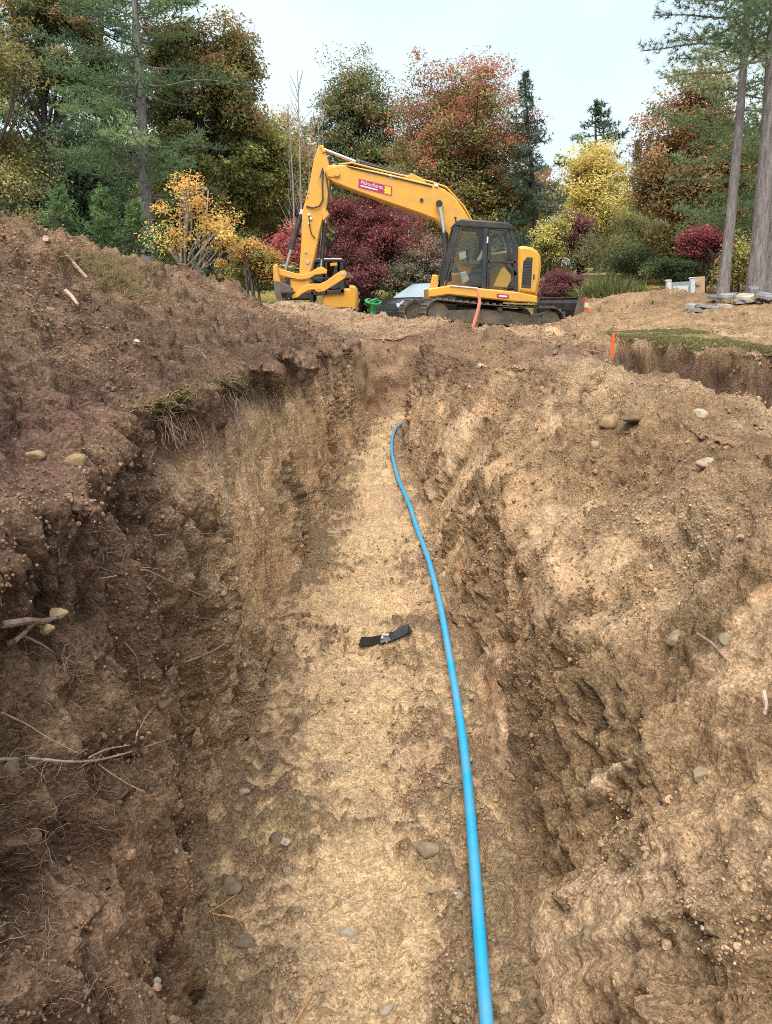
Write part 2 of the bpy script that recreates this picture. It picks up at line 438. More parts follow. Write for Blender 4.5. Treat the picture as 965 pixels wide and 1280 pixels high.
    slab = 0.085 * S((1.50 + 0.05 * vnoise(Z * 5, Y, 0 * Y, 41) - Y) / 0.05) * S((0.74 + 0.05 * vnoise(Y * 6, Z, 0 * Y, 42) - Z) / 0.06)
    slab = slab * S((Z - 0.02) / 0.1)
    lip = 0.04 * bump(Z, gl + 0.02, 0.07) * (0.4 + 0.6 * S(vnoise(Y * 3, 0 * Y, 0 * Y, 43) + 0.4))
    X = X + inw * (-rec + lip) + m_w * slab
    # big holes and shelves on the right slope
    X = X + m_r * 0.06 * bump(Z, 0.42, 0.05) * bump(Y, 1.25, 0.05)
    # ---- displacement along the normal
    dXu = np.gradient(X, axis=1); dZu = np.gradient(Z, axis=1); dXv = np.gradient(X, axis=0); dYv = np.gradient(Y, axis=0); dZv = np.gradient(Z, axis=0)
    N = np.stack([0 * dXv - dZu * dYv, dZu * dXv - dXu * dZv, dXu * dYv], -1)
    N /= np.linalg.norm(N, axis=-1, keepdims=True) + 1e-9
    X0, Y0, Z0 = X, Y, Z
    big = fbm(X0 * 1.9, Y0 * 1.9, Z0 * 1.9, 3, 11)
    mid = fbm(X0 * 7, Y0 * 7, Z0 * 7, 4, 21, 0.6)
    fine = fbm(X0 * 30, Y0 * 30, Z0 * 30, 3, 31, 0.6)
    rid = 1 - np.abs(fbm(X0 * 5, Y0 * 5, Z0 * 5, 3, 51))
    # striations: left cut almost upright, right slope raked forward and down
    skL = Y0 * 16 + Z0 * 2.5 + 0.8 * vnoise(Y0 * 2, Z0 * 2, 0 * X0, 63)
    strL = fbm(skL, Z0 * 1.6 - Y0 * .3, X0 * 2, 3, 61, 0.6)
    skR = Y0 * 15 + Z0 * 11 + 1.6 * vnoise(Y0 * 2.3, Z0 * 2.3, 0 * X0, 73)
    strR = fbm(skR, (Z0 * 1.2 - Y0 * 1.6) * 1.3, X0, 3, 71, 0.6)
    terr = fbm(skR * 0.35, (Z0 * 1.2 - Y0 * 1.6) * 7, X0 * 2, 3, 81, 0.6)      # broken ledges across the rake
    ph = (Z0 * 0.55 - Y0 * 0.75) * 15 + 2.6 * vnoise(Y0 * 5, Z0 * 5, X0 * 3, 83) + 1.2 * vnoise(Y0 * 14, Z0 * 14, X0 * 9, 84)
    saw = ph - np.floor(ph); chip = np.where(saw < 0.8, saw / 0.8, (1 - saw) / 0.2) * S(vnoise(skR * 0.8, np.floor(ph) * 3.7, 0 * X0, 85) * 1.5 + 0.55)
    chipm = S(fbm(Y0 * 2.2, Z0 * 2.2, X0, 2, 86) * 3 + 0.45)
    steepR = (1 - S((Y0 - 10.6) / 1.0)) * m_r * S((0.95 - Z0 / 1.0 + 0.5 * big) / 0.4)
    vL = Y0 * 26 + Z0 * 5 + 1.3 * vnoise(Y0 * 3, Z0 * 3, 0 * X0, 64)
    ribL = np.abs(vnoise(vL, Z0 * 1.5 + 3.3, X0, 65)); ribR = np.abs(vnoise(skR * 1.6, (Z0 * 1.2 - Y0 * 1.6) * 0.9, X0, 75))
    crackL = np.exp(-(ribL / 0.10) ** 2); crackR = np.exp(-(ribR / 0.09) ** 2)
    crk3 = np.exp(-(np.abs(fbm(X0 * 4.5, Y0 * 4.5, Z0 * 4.5, 3, 77)) / 0.03) ** 2) * S(vnoise(X0 * 2, Y0 * 2, Z0 * 2, 78) * 2 + 0.3)
    Av = np.where(Y0 > 10.2, X0 * 1.0, A); Yv = np.where(Y0 > 10.2, Y0 * 0.7 + Z0, Y0)
    c0 = lumps(Av + 9, Yv + 3, 0.55, 0.4, 13, 0.12, 0.3)
    c1 = lumps(Av, Yv, 0.30, 0.45, 3, 0.2, 0.5); c2 = lumps(Av + 3, Yv + 1, 0.11, 0.5, 4, 0.2, 0.5); c3 = lumps(Av + 1, Yv + 7, 0.045, 0.55, 5, 0.2, 0.5)
    lawn = S((X0 - 3.12) / 0.1) * S((Y0 - 4) / 1) * (1 - S((X0 - 4.3 - 0.4 * big - (Y0 - 12) * 0.15) / 0.4)) * (1 - S((Y0 - 12.3) / 0.7))
    loose = np.clip(m_l + (1 - m_l - m_w - m_f - m_r) + m_r * 0.9, 0, 1) * (1 - 0.85 * lawn)
    farm = 1 - S((Y0 - 30) / 20)
    patchy = S(fbm(X0 * 1.3, Y0 * 1.3, Z0 * 1.3, 2, 91) * 2.2 + 0.5)
    # smooth clay smears left by the bucket on the right slope (y, z, half length, half width)
    smear = 0 * X0
    for cy, cz, a, b, an in ((2.75, 0.50, 0.20, 0.035, 0.95), (3.25, 0.42, 0.22, 0.03, 1.0), (3.5, 0.62, 0.20, 0.04, 1.0), (1.80, 0.42, 0.16, 0.035, 1.0), (4.6, 0.5, 0.3, 0.04, 1.0)):
        u = (Y0 - cy) * math.cos(an) - (Z0 - cz) * math.sin(an); v = (Y0 - cy) * math.sin(an) + (Z0 - cz) * math.cos(an)
        smear = np.maximum(smear, 0.8 * m_r * S((0.55 - (u / a) ** 2 - (v / b) ** 2 + 2.2 * mid + 1.6 * strR) / 0.5))
    b1 = billow(X0 * 6, Y0 * 6, Z0 * 6, 3, 131, 0.55); b2_ = billow(X0 * 22, Y0 * 22, Z0 * 22, 3, 141, 0.6)
    disp = 0.10 * big * (0.35 + 0.65 * loose)
    disp += loose * farm * (0.05 * mid + 0.085 * (b1 - 0.3) * (0.5 + 0.8 * patchy) + 0.042 * (b2_ - 0.3) + 0.012 * fine
                            - 0.02 + 0.6 * c1 * patchy + 0.8 * c2 * (0.4 + 0.6 * patchy) + 0.7 * c3)
    turn = 1 - S((Y0 - 10.3) / 1.2)
    disp += m_w * (0.12 * strL * turn - 0.028 * crackL * turn - 0.02 * crk3 + 0.035 * mid + 0.035 * (b1 - 0.3) + 0.028 * (b2_ - 0.3) + 0.012 * fine + 0.5 * c2 * patchy + 0.4 * c3)
    disp -= loose * farm * 0.022 * crk3
    disp += loose * farm * (0.35 * c0 * patchy)
    disp += steepR * (-0.016 * crackR + 0.055 * strR + 0.055 * terr - 0.01 + 0.022 * chip * chipm)
    # sheared faces with parallel tooth grooves, where the bucket cut clean
    sR = steepR * S((fbm(Y0 * 1.7, Z0 * 2.4, X0, 2, 201) * 2.4 + 0.30 + 0.8 * mid) / 0.45) * S((Y0 - 1.2) / 0.3)
    sL = m_w * S((fbm(Y0 * 1.3, Z0 * 1.8, X0, 2, 211) * 2.4 + 0.28 + 0.8 * mid) / 0.45) * S((0.98 * gl - Z0) / 0.2) * (1 - S((Y0 - 10) / 1.5))
    tooth = np.abs(np.sin(skR * 2.1 + 0.8 * mid)); toothL = np.abs(np.sin(vL * 1.5 + 0.8 * mid))
    disp = disp * (1 - 0.85 * sR - 0.75 * sL) + 0.85 * sR * (0.05 * big + 0.016 * (tooth - 0.5) + 0.012 * strR + 0.004 * fine) + 0.75 * sL * (0.05 * big + 0.016 * (toothL - 0.5) + 0.03 * strL + 0.005 * fine)
    disp = disp * (1 - smear) + smear * (0.06 * big + 0.012 * strR)
    tb = np.clip(m_w * S((Y0 - 10.8) / 0.8), 0, 1)
    disp = disp * (1 - tb) + tb * (0.12 * big + 0.06 * fbm(X0 * 2.2, Y0 * 2.2, Z0 * 4, 2, 231))
    # floor: compacted middle with crosswise bucket marks, loose crumbs at the sides
    fx = (X0 - 0.5 * (xl + xr)[:, None]) / (0.5 * (xr - xl))[:, None]
    edge = S((np.abs(fx - 0.02) - 0.32 - 0.14 * S((Y0 - 2.5) / 2) + 0.45 * big + 0.8 * mid + 0.9 * fine) / 0.36)
    fprint = np.maximum(vnoise(X0 * 5, Y0 * 11, 0 * X0, 95), -0.2)
    groove = np.exp(-((X0 - 0.02 - 0.03 * big) / 0.035) ** 2) * S((4.2 - Y0) / 1.5) + 0.8 * np.exp(-((X0 - 0.16 - 0.03 * big) / 0.02) ** 2) * S((3.4 - Y0) / 1.5)
    disp += m_f * ((1 - edge) * (0.045 * mid + 0.018 * (b1 - .3) + 0.016 * (b2_ - 0.3) + 0.009 * fine + 0.07 * fprint * S((Y0 - 2.2) / 1.5) - 0.022 * groove + 0.45 * c3 + 0.25 * c2 * patchy)
                   + edge * (0.06 * mid + 0.035 * (b1 - 0.3) + 0.03 * (b2_ - 0.3) + 0.010 * fine + 0.6 * c2 + 0.7 * c3 + 0.012))
    disp *= np.where(Y0 > 32, 1 + (Y0 - 32) * 0.05, 1) * (1 - 0.6 * S((Y0 - 200) / 100))
    X = X0 + N[..., 0] * disp; Yd = Y0 + N[..., 1] * disp; Z = Z0 + N[..., 2] * disp
    # ---- colour
    topsoil = np.array([0.125, 0.079, 0.050]); purple = np.array([0.142, 0.085, 0.060]); brown = np.array([0.200, 0.127, 0.075])
    ochre = np.array([0.27, 0.178, 0.095]); tan = np.array([0.39, 0.275, 0.150]); sand = np.array([0.32, 0.230, 0.138])
    rust = np.array([0.30, 0.155, 0.065]); clay = np.array([0.245, 0.18, 0.115]); olive = np.array([0.215, 0.155, 0.088])
    def mixc(c, d, f): return c + (d - c) * f[..., None]
    n_a = fbm(X0 * 1.1, Y0 * 1.1, Z0 * 1.1, 4, 101); n_b = fbm(X0 * 3.1, Y0 * 3.1, Z0 * 3.1, 4, 111); n_c = fbm(X0 * 9, Y0 * 9, Z0 * 9, 3, 121)
    col = np.broadcast_to(brown, X0.shape + (3,)).copy()
    # left heap: dark at the edge of the cut, crumbly lighter subsoil where it was thrown last
    c_l = mixc(np.broadcast_to(brown * 0.95, col.shape), topsoil * 1.08, S(n_a * 1.6 + 0.3 + 0.5 * bump(X0, -0.75, 0.45) - 0.25 * S((-1.0 - X0) / 0.6) ))
    c_l = mixc(c_l, sand * 0.92, S(n_b * 1.5 + n_a * 0.8 - 0.35 + 0.7 * bump(X0, -1.0, 0.5) * bump(Y0, 1.8, 0.7) + 0.35 * S((-1.8 - X0) / 0.6)) * 0.85)
    c_l = mixc(c_l, topsoil * 0.95, S(bump(X0, -0.85, 0.35) * 1.2 - 0.25 + 0.8 * n_b) * S((8 - Y0) / 3) * 0.8)
    c_l = mixc(c_l, purple, S(bump(X0, -0.68, 0.16) * 1.3 - 0.25 + 0.5 * n_b) * S((3.0 - Y0) / 1.2))
    col = mixc(col, c_l, m_l)
    # left cut
    hrel = Z0 / np.maximum(gl, 0.3)
    c_w = mixc(np.broadcast_to(ochre * 0.95, col.shape), topsoil * 1.1, S((hrel - 0.70 + 0.25 * strL + 0.22 * n_b) / 0.25))
    c_w = mixc(c_w, sand * 0.95, S(strL * 2.6 - 0.1) * 0.6 * S((0.9 - hrel) / 0.2))
    c_w = mixc(c_w, brown * 0.92, S((2.9 - Y0) / 1.0) * S(0.55 + 0.9 * n_b))
    c_w = mixc(c_w, brown * 0.95, S((1.55 - Y0) / 0.1) * S((0.78 - Z0) / 0.06) * S(0.6 + n_b) * 0.85)
    stL = S(vnoise(vL * 1.3, Z0 * 1.1, X0, 66) * 1.6 + 0.35)
    c_w = mixc(c_w, topsoil * 0.85, S(bump(hrel, 0.93, 0.10) * 1.4 - 0.3 + 0.5 * n_b) * 0.8 * S((9 - Y0) / 2))
    c_w = mixc(c_w, sand * 1.08, stL * 0.55 * S((0.92 - hrel) / 0.25) * S((Y0 - 1.45) / 0.5))  # tan soil streaks, also colour standing in for shading on the upright ribs
    c_w = mixc(c_w, topsoil * 0.98, S((2.7 - Y0 + 0.6 * n_b) / 0.7) * S(0.75 + 0.9 * n_b) * 0.75 * S((Z0 - 0.05) / 0.2))
    c_w = mixc(c_w, rust * 0.8, S(n_b * 2.2 - 0.85) * 0.7)
    col = mixc(col, c_w, m_w)
    # floor
    c_f = mixc(np.broadcast_to(tan * 0.95, col.shape), olive * 1.0, edge * S(0.70 + 0.5 * n_b + 0.5 * n_c))
    c_f = mixc(c_f, brown * 0.95, edge * S(n_b * 1.6 + 1.2 * fine + 0.25 - 0.3 * fx + 0.6 * n_c) * 0.85)
    c_f = mixc(c_f, sand * 0.78, (1 - edge) * S(n_b * 1.6 + 1.1 * n_c + 0.15) * 0.85)
    c_f = mixc(c_f, topsoil * 1.25, S(bump(fx, -0.74, 0.26) * bump(Y0, 2.6, 0.42) * 1.7 - 0.55 + 1.5 * n_c + 1.2 * fine + 0.5 * n_b) * 0.8)  # darker patch on the left side of the floor
    c_f = mixc(c_f, brown * 0.9, S(bump(fx, 0.62, 0.3) * 0.9 - 0.35 + 1.4 * n_c + 0.8 * n_b) * 0.6)
    c_f = mixc(c_f, olive, S((2.2 - Y0) / 0.8) * S(0.55 + n_b) * 0.7)
    col = mixc(col, c_f, m_f)
    # right slope
    c_r = mixc(np.broadcast_to(ochre * 0.9, col.shape), sand * 1.05, S(n_b * 1.3 + 0.15 + 0.6 * bump(Y0, 2.2, 0.7) * S((Z0 - 0.75) / 0.2)))
    c_r = mixc(c_r, brown, S(n_a * 1.5 + 0.05 + 0.25 * S((2.0 - Y0) / 0.8)) * 0.85)
    c_r = mixc(c_r, rust, S(n_b * 2.4 - 0.75 + 0.9 * bump(Y0, 2.9, 0.5) * bump(Z0, 0.55, 0.25) + 0.5 * bump(Y0, 5.5, 1.5) * bump(Z0, 0.8, 0.3)) * 0.7)
    c_r = mixc(c_r, topsoil * 1.25, S(n_a * 1.4 + 1.8 * S((Y0 - 4.6) / 2.5) * S((Z0 - 0.70) / 0.3) - 0.65) * 0.85)
    c_r = mixc(c_r, olive * 0.85, S(strR * 2 - 0.3) * 0.55 * steepR)
    c_r = mixc(c_r, clay * 0.98, sR * 0.55 * S(0.6 + n_b)); c_r = mixc(c_r, rust * 0.9, sR * S(vnoise(skR * 0.5, Z0 * 2, Y0, 221) * 2 - 0.5) * 0.6)
    c_r = mixc(c_r, clay, smear)
    col = mixc(col, c_r, m_r)
    # right of the ridge
    m_o = np.clip(1 - m_l - m_w - m_f - m_r, 0, 1)
    c_o = mixc(np.broadcast_to(ochre * 0.9, col.shape), sand, S(n_b * 1.5 + 0.2))
    c_o = mixc(c_o, brown, S(n_a * 1.8 + 0.1) * 0.8)
    c_o = mixc(c_o, topsoil * 1.3, S((Y0 - 4.8) / 2) * S((13.5 - Y0) / 2) * S((2.0 - X0) / 0.5) * S(0.6 + n_b * 1.1))
    c_o = mixc(c_o, purple * 1.3, bump(X0, 1.45, 0.45) * bump(Y0, 11.8, 1.2) * S(0.7 + n_b))
    pitwall = bump(X0, 3.05, 0.10) * S((11.3 - Y0) / 0.6) * S((1.15 - Z0) / 0.1)
    c_o = mixc(c_o, topsoil * 1.15, pitwall); c_o = mixc(c_o, purple * 1.9, bump(X0, 2.5, 0.35) * S((0.95 - Z0) / 0.1) * 0.8)
    c_o = mixc(c_o, np.array([0.15, 0.135, 0.055]), lawn * S(0.8 + n_b) * 0.9)
    c_o = mixc(c_o, ochre * 0.95, S((X0 - 3.6) / 1) * S((Y0 - 12.6) / 1.5) * (1 - S((Y0 - 24) / 3)) * S(0.6 + n_b) * 0.75)
    col = mixc(col, c_o, m_o)
    # pale dry soil in front of the machines, leaf-strewn grass behind
    col = mixc(col, mixc(np.broadcast_to(sand * 0.92, col.shape), brown * 1.1, S(n_b * 1.6 + 0.45)), S((Y0 - 11.5) / 2.5) * S((3.5 - X0) / 1.5) * (1 - S((Y0 - 24) / 3)) * S((X0 + 3.2) / 0.8))
    col = mixc(col, mixc(np.broadcast_to(np.array([0.10, 0.12, 0.035]), col.shape), np.array([0.24, 0.15, 0.045]), S(n_b * 1.8 + 0.3)), S((Y0 - 24) / 3))
    col = mixc(col, brown * 1.05, m_w * S((Y0 - 10.6) / 1.0) * (1 - S((Y0 - 14) / .6)) * S(0.75 + 0.8 * n_b))
    col[..., 2] *= 1.02; col[..., 1] *= 0.988; col[..., 0] *= 1.02
    col *= (1 + 0.24 * m_w + 0.04 * m_l)[..., None]
    col *= (1.36 * (1 + 0.45 * n_c + 0.35 * fine + 0.25 * n_b))[..., None]
    rough = np.clip(1.0 * (1 - 0.75 * smear - 0.55 * sR - 0.45 * sL) - 0.35 * m_f * (1 - edge), 0.12, 1)
    idx = np.arange(R * C).reshape(R, C)
    faces = np.stack([idx[:-1, :-1], idx[:-1, 1:], idx[1:, 1:], idx[1:, :-1]], -1).reshape(-1, 4)
    o = mesh_np('ground', np.stack([X, Yd, Z], -1).reshape(-1, 3), faces, M_SOIL, np.clip(col, 0.005, 0.9).reshape(-1, 3), smooth=False)
    at = o.data.attributes.new('rough', 'FLOAT', 'POINT'); at.data.foreach_set('value', rough.ravel().astype(np.float32))
    tag(o, kind='structure')
    return o, X, Yd, Z, kind, ys, xl, xr, xlt, xrt, edge, lawn, N, np.clip(col, 0.005, 0.9), smear
GROUND, GX, GY, GZ, GK, YS, XL, XR, XLT, XRT, EDGE, LAWN, GN, GCOL, SMEAR = build_ground()
bpy.context.view_layer.update()

def hit(px, py):
    """point of the ground seen in the photograph at px, py"""
    v = Vector(ray(px, py)).normalized()
    ok, loc, nor, _ = GROUND.ray_cast(Vector(EYE), v)
    return (np.array(loc), np.array(nor)) if ok else (P(px, py, 10), np.array([0, 0, 1.0]))

def drop(x, y, z=50.0):
    ok, loc, nor, _ = GROUND.ray_cast(Vector((x, y, z)), Vector((0, 0, -1)))
    return (np.array(loc), np.array(nor)) if ok else (np.array([x, y, 0.0]), np.array([0, 0, 1.0]))

# ------------------------------------------------------------------ crumbs, clods and pebbles lying on the soil (uncountable)
def instancer_mat(name, rough=0.92):
    m, n, l, b = new_mat(name)
    b.inputs['Roughness'].default_value = rough; b.inputs['Specular IOR Level'].default_value = 0.2
    at = n.new('ShaderNodeAttribute'); at.attribute_name = 'col'; at.attribute_type = 'INSTANCER'
    ge = n.new('ShaderNodeNewGeometry')
    no = n.new('ShaderNodeTexNoise'); no.inputs['Scale'].default_value = 120; no.inputs['Detail'].default_value = 5
    l.new(ge.outputs['Position'], no.inputs['Vector'])
    mr = n.new('ShaderNodeMapRange'); mr.inputs['From Min'].default_value = 0.3; mr.inputs['From Max'].default_value = 0.7
    mr.inputs['To Min'].default_value = 0.7; mr.inputs['To Max'].default_value = 1.3
    l.new(no.outputs['Fac'], mr.inputs['Value'])
    vm = n.new('ShaderNodeVectorMath'); vm.operation = 'SCALE'
    l.new(at.outputs['Color'], vm.inputs[0]); l.new(mr.outputs['Result'], vm.inputs['Scale'])
    l.new(vm.outputs['Vector'], b.inputs['Base Color'])
    bp = n.new('ShaderNodeBump'); bp.inputs['Strength'].default_value = 0.6; bp.inputs['Distance'].default_value = 0.006
    l.new(no.outputs['Fac'], bp.inputs['Height']); l.new(bp.outputs['Normal'], b.inputs['Normal'])
    return m
M_CRUMB = instancer_mat('crumb')

def gn_scatter(name, pts, radii, cols, subdiv, mat, wobble, seed, label, cat):
    """one object: lumpy little bodies instanced on points by geometry nodes"""
    n = len(pts)
    me = bpy.data.meshes.new(name); me.vertices.add(n)
    me.vertices.foreach_set('co', np.asarray(pts, np.float32).ravel())
    a = me.attributes.new('col', 'FLOAT_COLOR', 'POINT'); c4 = np.ones((n, 4), np.float32); c4[:, :3] = cols
    a.data.foreach_set('color', c4.ravel())
    a = me.attributes.new('rot', 'FLOAT_VECTOR', 'POINT'); a.data.foreach_set('vector', rng.uniform(0, 6.283, (n, 3)).astype(np.float32).ravel())
    sc = np.asarray(radii)[:, None] * rng.uniform(0.65, 1.3, (n, 3))
    a = me.attributes.new('siz', 'FLOAT_VECTOR', 'POINT'); a.data.foreach_set('vector', sc.astype(np.float32).ravel())
    a = me.attributes.new('pick', 'INT', 'POINT'); a.data.foreach_set('value', rng.integers(0, 7, n).astype(np.int32))
    o = bpy.data.objects.new(name, me); COL.objects.link(o)
    ng = bpy.data.node_groups.new(name + '_scatter', 'GeometryNodeTree')
    ng.interface.new_socket('Geometry', in_out='INPUT', socket_type='NodeSocketGeometry')
    ng.interface.new_socket('Geometry', in_out='OUTPUT', socket_type='NodeSocketGeometry')
    N_, L_ = ng.nodes, ng.links
    gi, go = N_.new('NodeGroupInput'), N_.new('NodeGroupOutput')
    join = N_.new('GeometryNodeJoinGeometry')
    for k in range(7):
        ico = N_.new('GeometryNodeMeshIcoSphere'); ico.inputs['Subdivisions'].default_value = subdiv
        sp = N_.new('GeometryNodeSetPosition')
        pos = N_.new('GeometryNodeInputPosition')
        no = N_.new('ShaderNodeTexNoise'); no.noise_dimensions = '4D'; no.inputs['Scale'].default_value = 1.1
        no.inputs['W'].default_value = k * 3.7 + seed; no.inputs['Detail'].default_value = 2
        sub = N_.new('ShaderNodeVectorMath'); sub.operation = 'SUBTRACT'; sub.inputs[1].default_value = (0.5, 0.5, 0.5)
        scl = N_.new('ShaderNodeVectorMath'); scl.operation = 'SCALE'; scl.inputs['Scale'].default_value = wobble
        L_.new(pos.outputs[0], no.inputs['Vector'])
        L_.new(no.outputs['Color'], sub.inputs[0]); L_.new(sub.outputs[0], scl.inputs[0])
        L_.new(ico.outputs['Mesh'], sp.inputs['Geometry']); L_.new(scl.outputs[0], sp.inputs['Offset'])
        sm = N_.new('GeometryNodeSetMaterial'); sm.inputs['Material'].default_value = mat
        L_.new(sp.outputs[0], sm.inputs['Geometry'])
        gti = N_.new('GeometryNodeGeometryToInstance'); L_.new(sm.outputs[0], gti.inputs[0]); L_.new(gti.outputs[0], join.inputs[0])
    iop = N_.new('GeometryNodeInstanceOnPoints')
    iop.inputs['Pick Instance'].default_value = True
    def attr(nm, ty):
        x = N_.new('GeometryNodeInputNamedAttribute'); x.data_type = ty; x.inputs['Name'].default_value = nm
        return x.outputs['Attribute']
    L_.new(gi.outputs[0], iop.inputs['Points']); L_.new(join.outputs[0], iop.inputs['Instance'])
    L_.new(attr('pick', 'INT'), iop.inputs['Instance Index'])
    L_.new(attr('siz', 'FLOAT_VECTOR'), iop.inputs['Scale'])
    e2r = N_.new('FunctionNodeEulerToRotation'); L_.new(attr('rot', 'FLOAT_VECTOR'), e2r.inputs[0]); L_.new(e2r.outputs[0], iop.inputs['Rotation'])
    L_.new(iop.outputs[0], go.inputs[0])
    md = o.modifiers.new('scatter', 'NODES'); md.node_group = ng
    tag(o, label, cat, kind='stuff')
    return o

def scatter_soil():
    R, C = GX.shape
    # area of each grid cell and its distance, so that crumbs are even on the ground and not too small to see
    dA = np.linalg.norm(np.cross(np.stack([np.gradient(GX, axis=1), np.gradient(GY, axis=1), np.gradient(GZ, axis=1)], -1),
                                 np.stack([np.gradient(GX, axis=0), np.gradient(GY, axis=0), np.gradient(GZ, axis=0)], -1)), axis=-1)
    dist = np.sqrt(GX ** 2 + GY ** 2 + (GZ - 1.65) ** 2)
    seg = np.broadcast_to(GK[None], GX.shape)
    dens = np.select([seg <= 1, seg == 2, seg == 3, seg == 4, seg == 5, seg == 6], [0.6, 1.0, 0.45, 0.45 + 1.3 * EDGE, 0.75, 1.0], 0.6)
    patch = S(fbm(GX * 2.1, GY * 2.1, GZ * 2.1, 4, 301) * 3.0 + 0.4)
    dens = dens * (0.03 + 0.97 * patch ** 2) * (1 - 0.95 * LAWN) * (1 - 0.97 * SMEAR)
    dens = dens * (GY > 0.5) * (GY < 21) * (GX > -4.5) * (GX < 9)
    w = dA * dens / np.maximum(dist, 1.0) ** 1.6
    w = (w / w.sum()).ravel()
    n = 75000
    pick = rng.choice(R * C, n, p=w)
    d = dist.ravel()[pick]
    r = (0.0011 + 0.0007 * d) * (1 + rng.pareto(3.2, n) * 0.6); r = np.minimum(r, 0.005 + 0.0026 * d + 0.02 * rng.random(n) ** 9)
    Nn = GN.reshape(-1, 3)[pick]
    p = np.stack([GX.ravel()[pick], GY.ravel()[pick], GZ.ravel()[pick]], 1)
    p = p + rng.normal(0, 1, (n, 3)) * (0.003 + 0.0012 * d)[:, None] + Nn * (r * 0.25)[:, None]
    c = GCOL.reshape(-1, 3)[pick] * rng.uniform(0.55, 0.98, (n, 1))
    grey = rng.random(n) < 0.015
    c[grey] = (np.array([[0.26, 0.24, 0.21]]) * rng.uniform(0.4, 1.6, (grey.sum(), 1)))
    near = d < 4.5
    gn_scatter('soil_crumbs', p[near], r[near], c[near], 2, M_CRUMB, 1.5, 1, 'loose crumbs and pebbles of soil near the trench', 'soil crumbs')
    gn_scatter('soil_crumbs', p[~near], r[~near], c[~near], 1, M_CRUMB, 1.0, 2, 'loose crumbs of soil on the farther heaps', 'soil crumbs')
scatter_soil()

# ------------------------------------------------------------------ trees and shrubs
def leaf_mat():
    m = bpy.data.materials.new('leaf'); m.use_nodes = True
    n, l = m.node_tree.nodes, m.node_tree.links; n.clear()
    out = n.new('ShaderNodeOutputMaterial'); at = n.new('ShaderNodeAttribute'); at.attribute_name = 'col'
    d = n.new('ShaderNodeBsdfDiffuse'); t = n.new('ShaderNodeBsdfTranslucent'); mx = n.new('ShaderNodeMixShader'); mx.inputs[0].default_value = 0.45
    l.new(at.outputs['Color'], d.inputs['Color']); l.new(at.outputs['Color'], t.inputs['Color'])
    l.new(d.outputs[0], mx.inputs[1]); l.new(t.outputs[0], mx.inputs[2]); l.new(mx.outputs[0], out.inputs['Surface'])
    return m
M_LEAF = leaf_mat()

def bark_mat(name, rgb, dark):
    m, n, l, b = new_mat(name)
    b.inputs['Roughness'].default_value = 0.95; b.inputs['Specular IOR Level'].default_value = 0.1
    tc = n.new('ShaderNodeTexCoord'); mp = n.new('ShaderNodeMapping'); mp.inputs['Scale'].default_value = (9, 9, 1.6)
    no = n.new('ShaderNodeTexNoise'); no.inputs['Scale'].default_value = 2.2; no.inputs['Detail'].default_value = 8; no.inputs['Roughness'].default_value = 0.7
    l.new(tc.outputs['Object'], mp.inputs['Vector']); l.new(mp.outputs[0], no.inputs['Vector'])
    rp = n.new('ShaderNodeValToRGB'); rp.color_ramp.elements[0].position = 0.36; rp.color_ramp.elements[1].position = 0.62
    rp.color_ramp.elements[0].color = tuple(dark) + (1,); rp.color_ramp.elements[1].color = tuple(rgb) + (1,)
    l.new(no.outputs['Fac'], rp.inputs['Fac']); l.new(rp.outputs[0], b.inputs['Base Color'])
    bp = n.new('ShaderNodeBump'); bp.inputs['Strength'].default_value = 0.9; bp.inputs['Distance'].default_value = 0.05
    l.new(no.outputs['Fac'], bp.inputs['Height']); l.new(bp.outputs[0], b.inputs['Normal'])
    return m
M_BARK = bark_mat('bark', (0.17, 0.135, 0.11), (0.05, 0.04, 0.032))
M_BARK_D = bark_mat('dark_bark', (0.075, 0.06, 0.05), (0.025, 0.02, 0.017))
M_BARK_G = bark_mat('grey_bark', (0.27, 0.24, 0.23), (0.12, 0.10, 0.095))
M_BARK_W = bark_mat('pale_bark', (0.42, 0.38, 0.34), (0.16, 0.13, 0.11))

GREEN_D = (0.052, 0.075, 0.034); GREEN = (0.085, 0.12, 0.04); OLIVE = (0.125, 0.125, 0.038); YELLOW = (0.42, 0.31, 0.07)
ORANGE = (0.46, 0.20, 0.035); RUST = (0.25, 0.105, 0.04); RED = (0.30, 0.075, 0.06); MAROON = (0.115, 0.038, 0.04)
BROWN = (0.19, 0.115, 0.06); CRIMSON = (0.30, 0.065, 0.065); YGREEN = (0.24, 0.23, 0.05); PINK = (0.34, 0.15, 0.12); SPRUCE = (0.048, 0.075, 0.052)
PINE = (0.075, 0.115, 0.048); PINE_L = (0.125, 0.165, 0.065); STRAW = (0.30, 0.26, 0.10)

DENS = 4.0      # leaves per crown, times the counts below

def leaves_np(cent, nrm, size, cols, aspect=0.6):
    """diamond leaves: centres (n,3), facing (n,3), size (n,)"""
    n = len(cent)
    nrm = nrm / (np.linalg.norm(nrm, axis=1, keepdims=True) + 1e-9)
    r = rng.normal(0, 1, (n, 3)); u = np.cross(nrm, r); u /= np.linalg.norm(u, axis=1, keepdims=True) + 1e-9
    v = np.cross(nrm, u)
    L = size[:, None] * u; W = size[:, None] * aspect * v; B = nrm * size[:, None] * 0.18
    V = np.stack([cent - L * 0.5 + W * 0.5 - B, cent - L * 0.5 - W * 0.5 - B, cent + L * 0.6], 1).reshape(-1, 3)
    Fc = np.arange(n * 3).reshape(n, 3)
    return V, Fc, np.repeat(tone(cols), 3, 0)

def tone(c):
    l = c.mean(1, keepdims=True)
    return np.clip((c + (l - c) * 0.16) * 1.65, 0.004, 0.8)

def pick_cols(n, pal, w=None):
    pal = np.array(pal, float); k = rng.choice(len(pal), n, p=w)
    return pal[k]

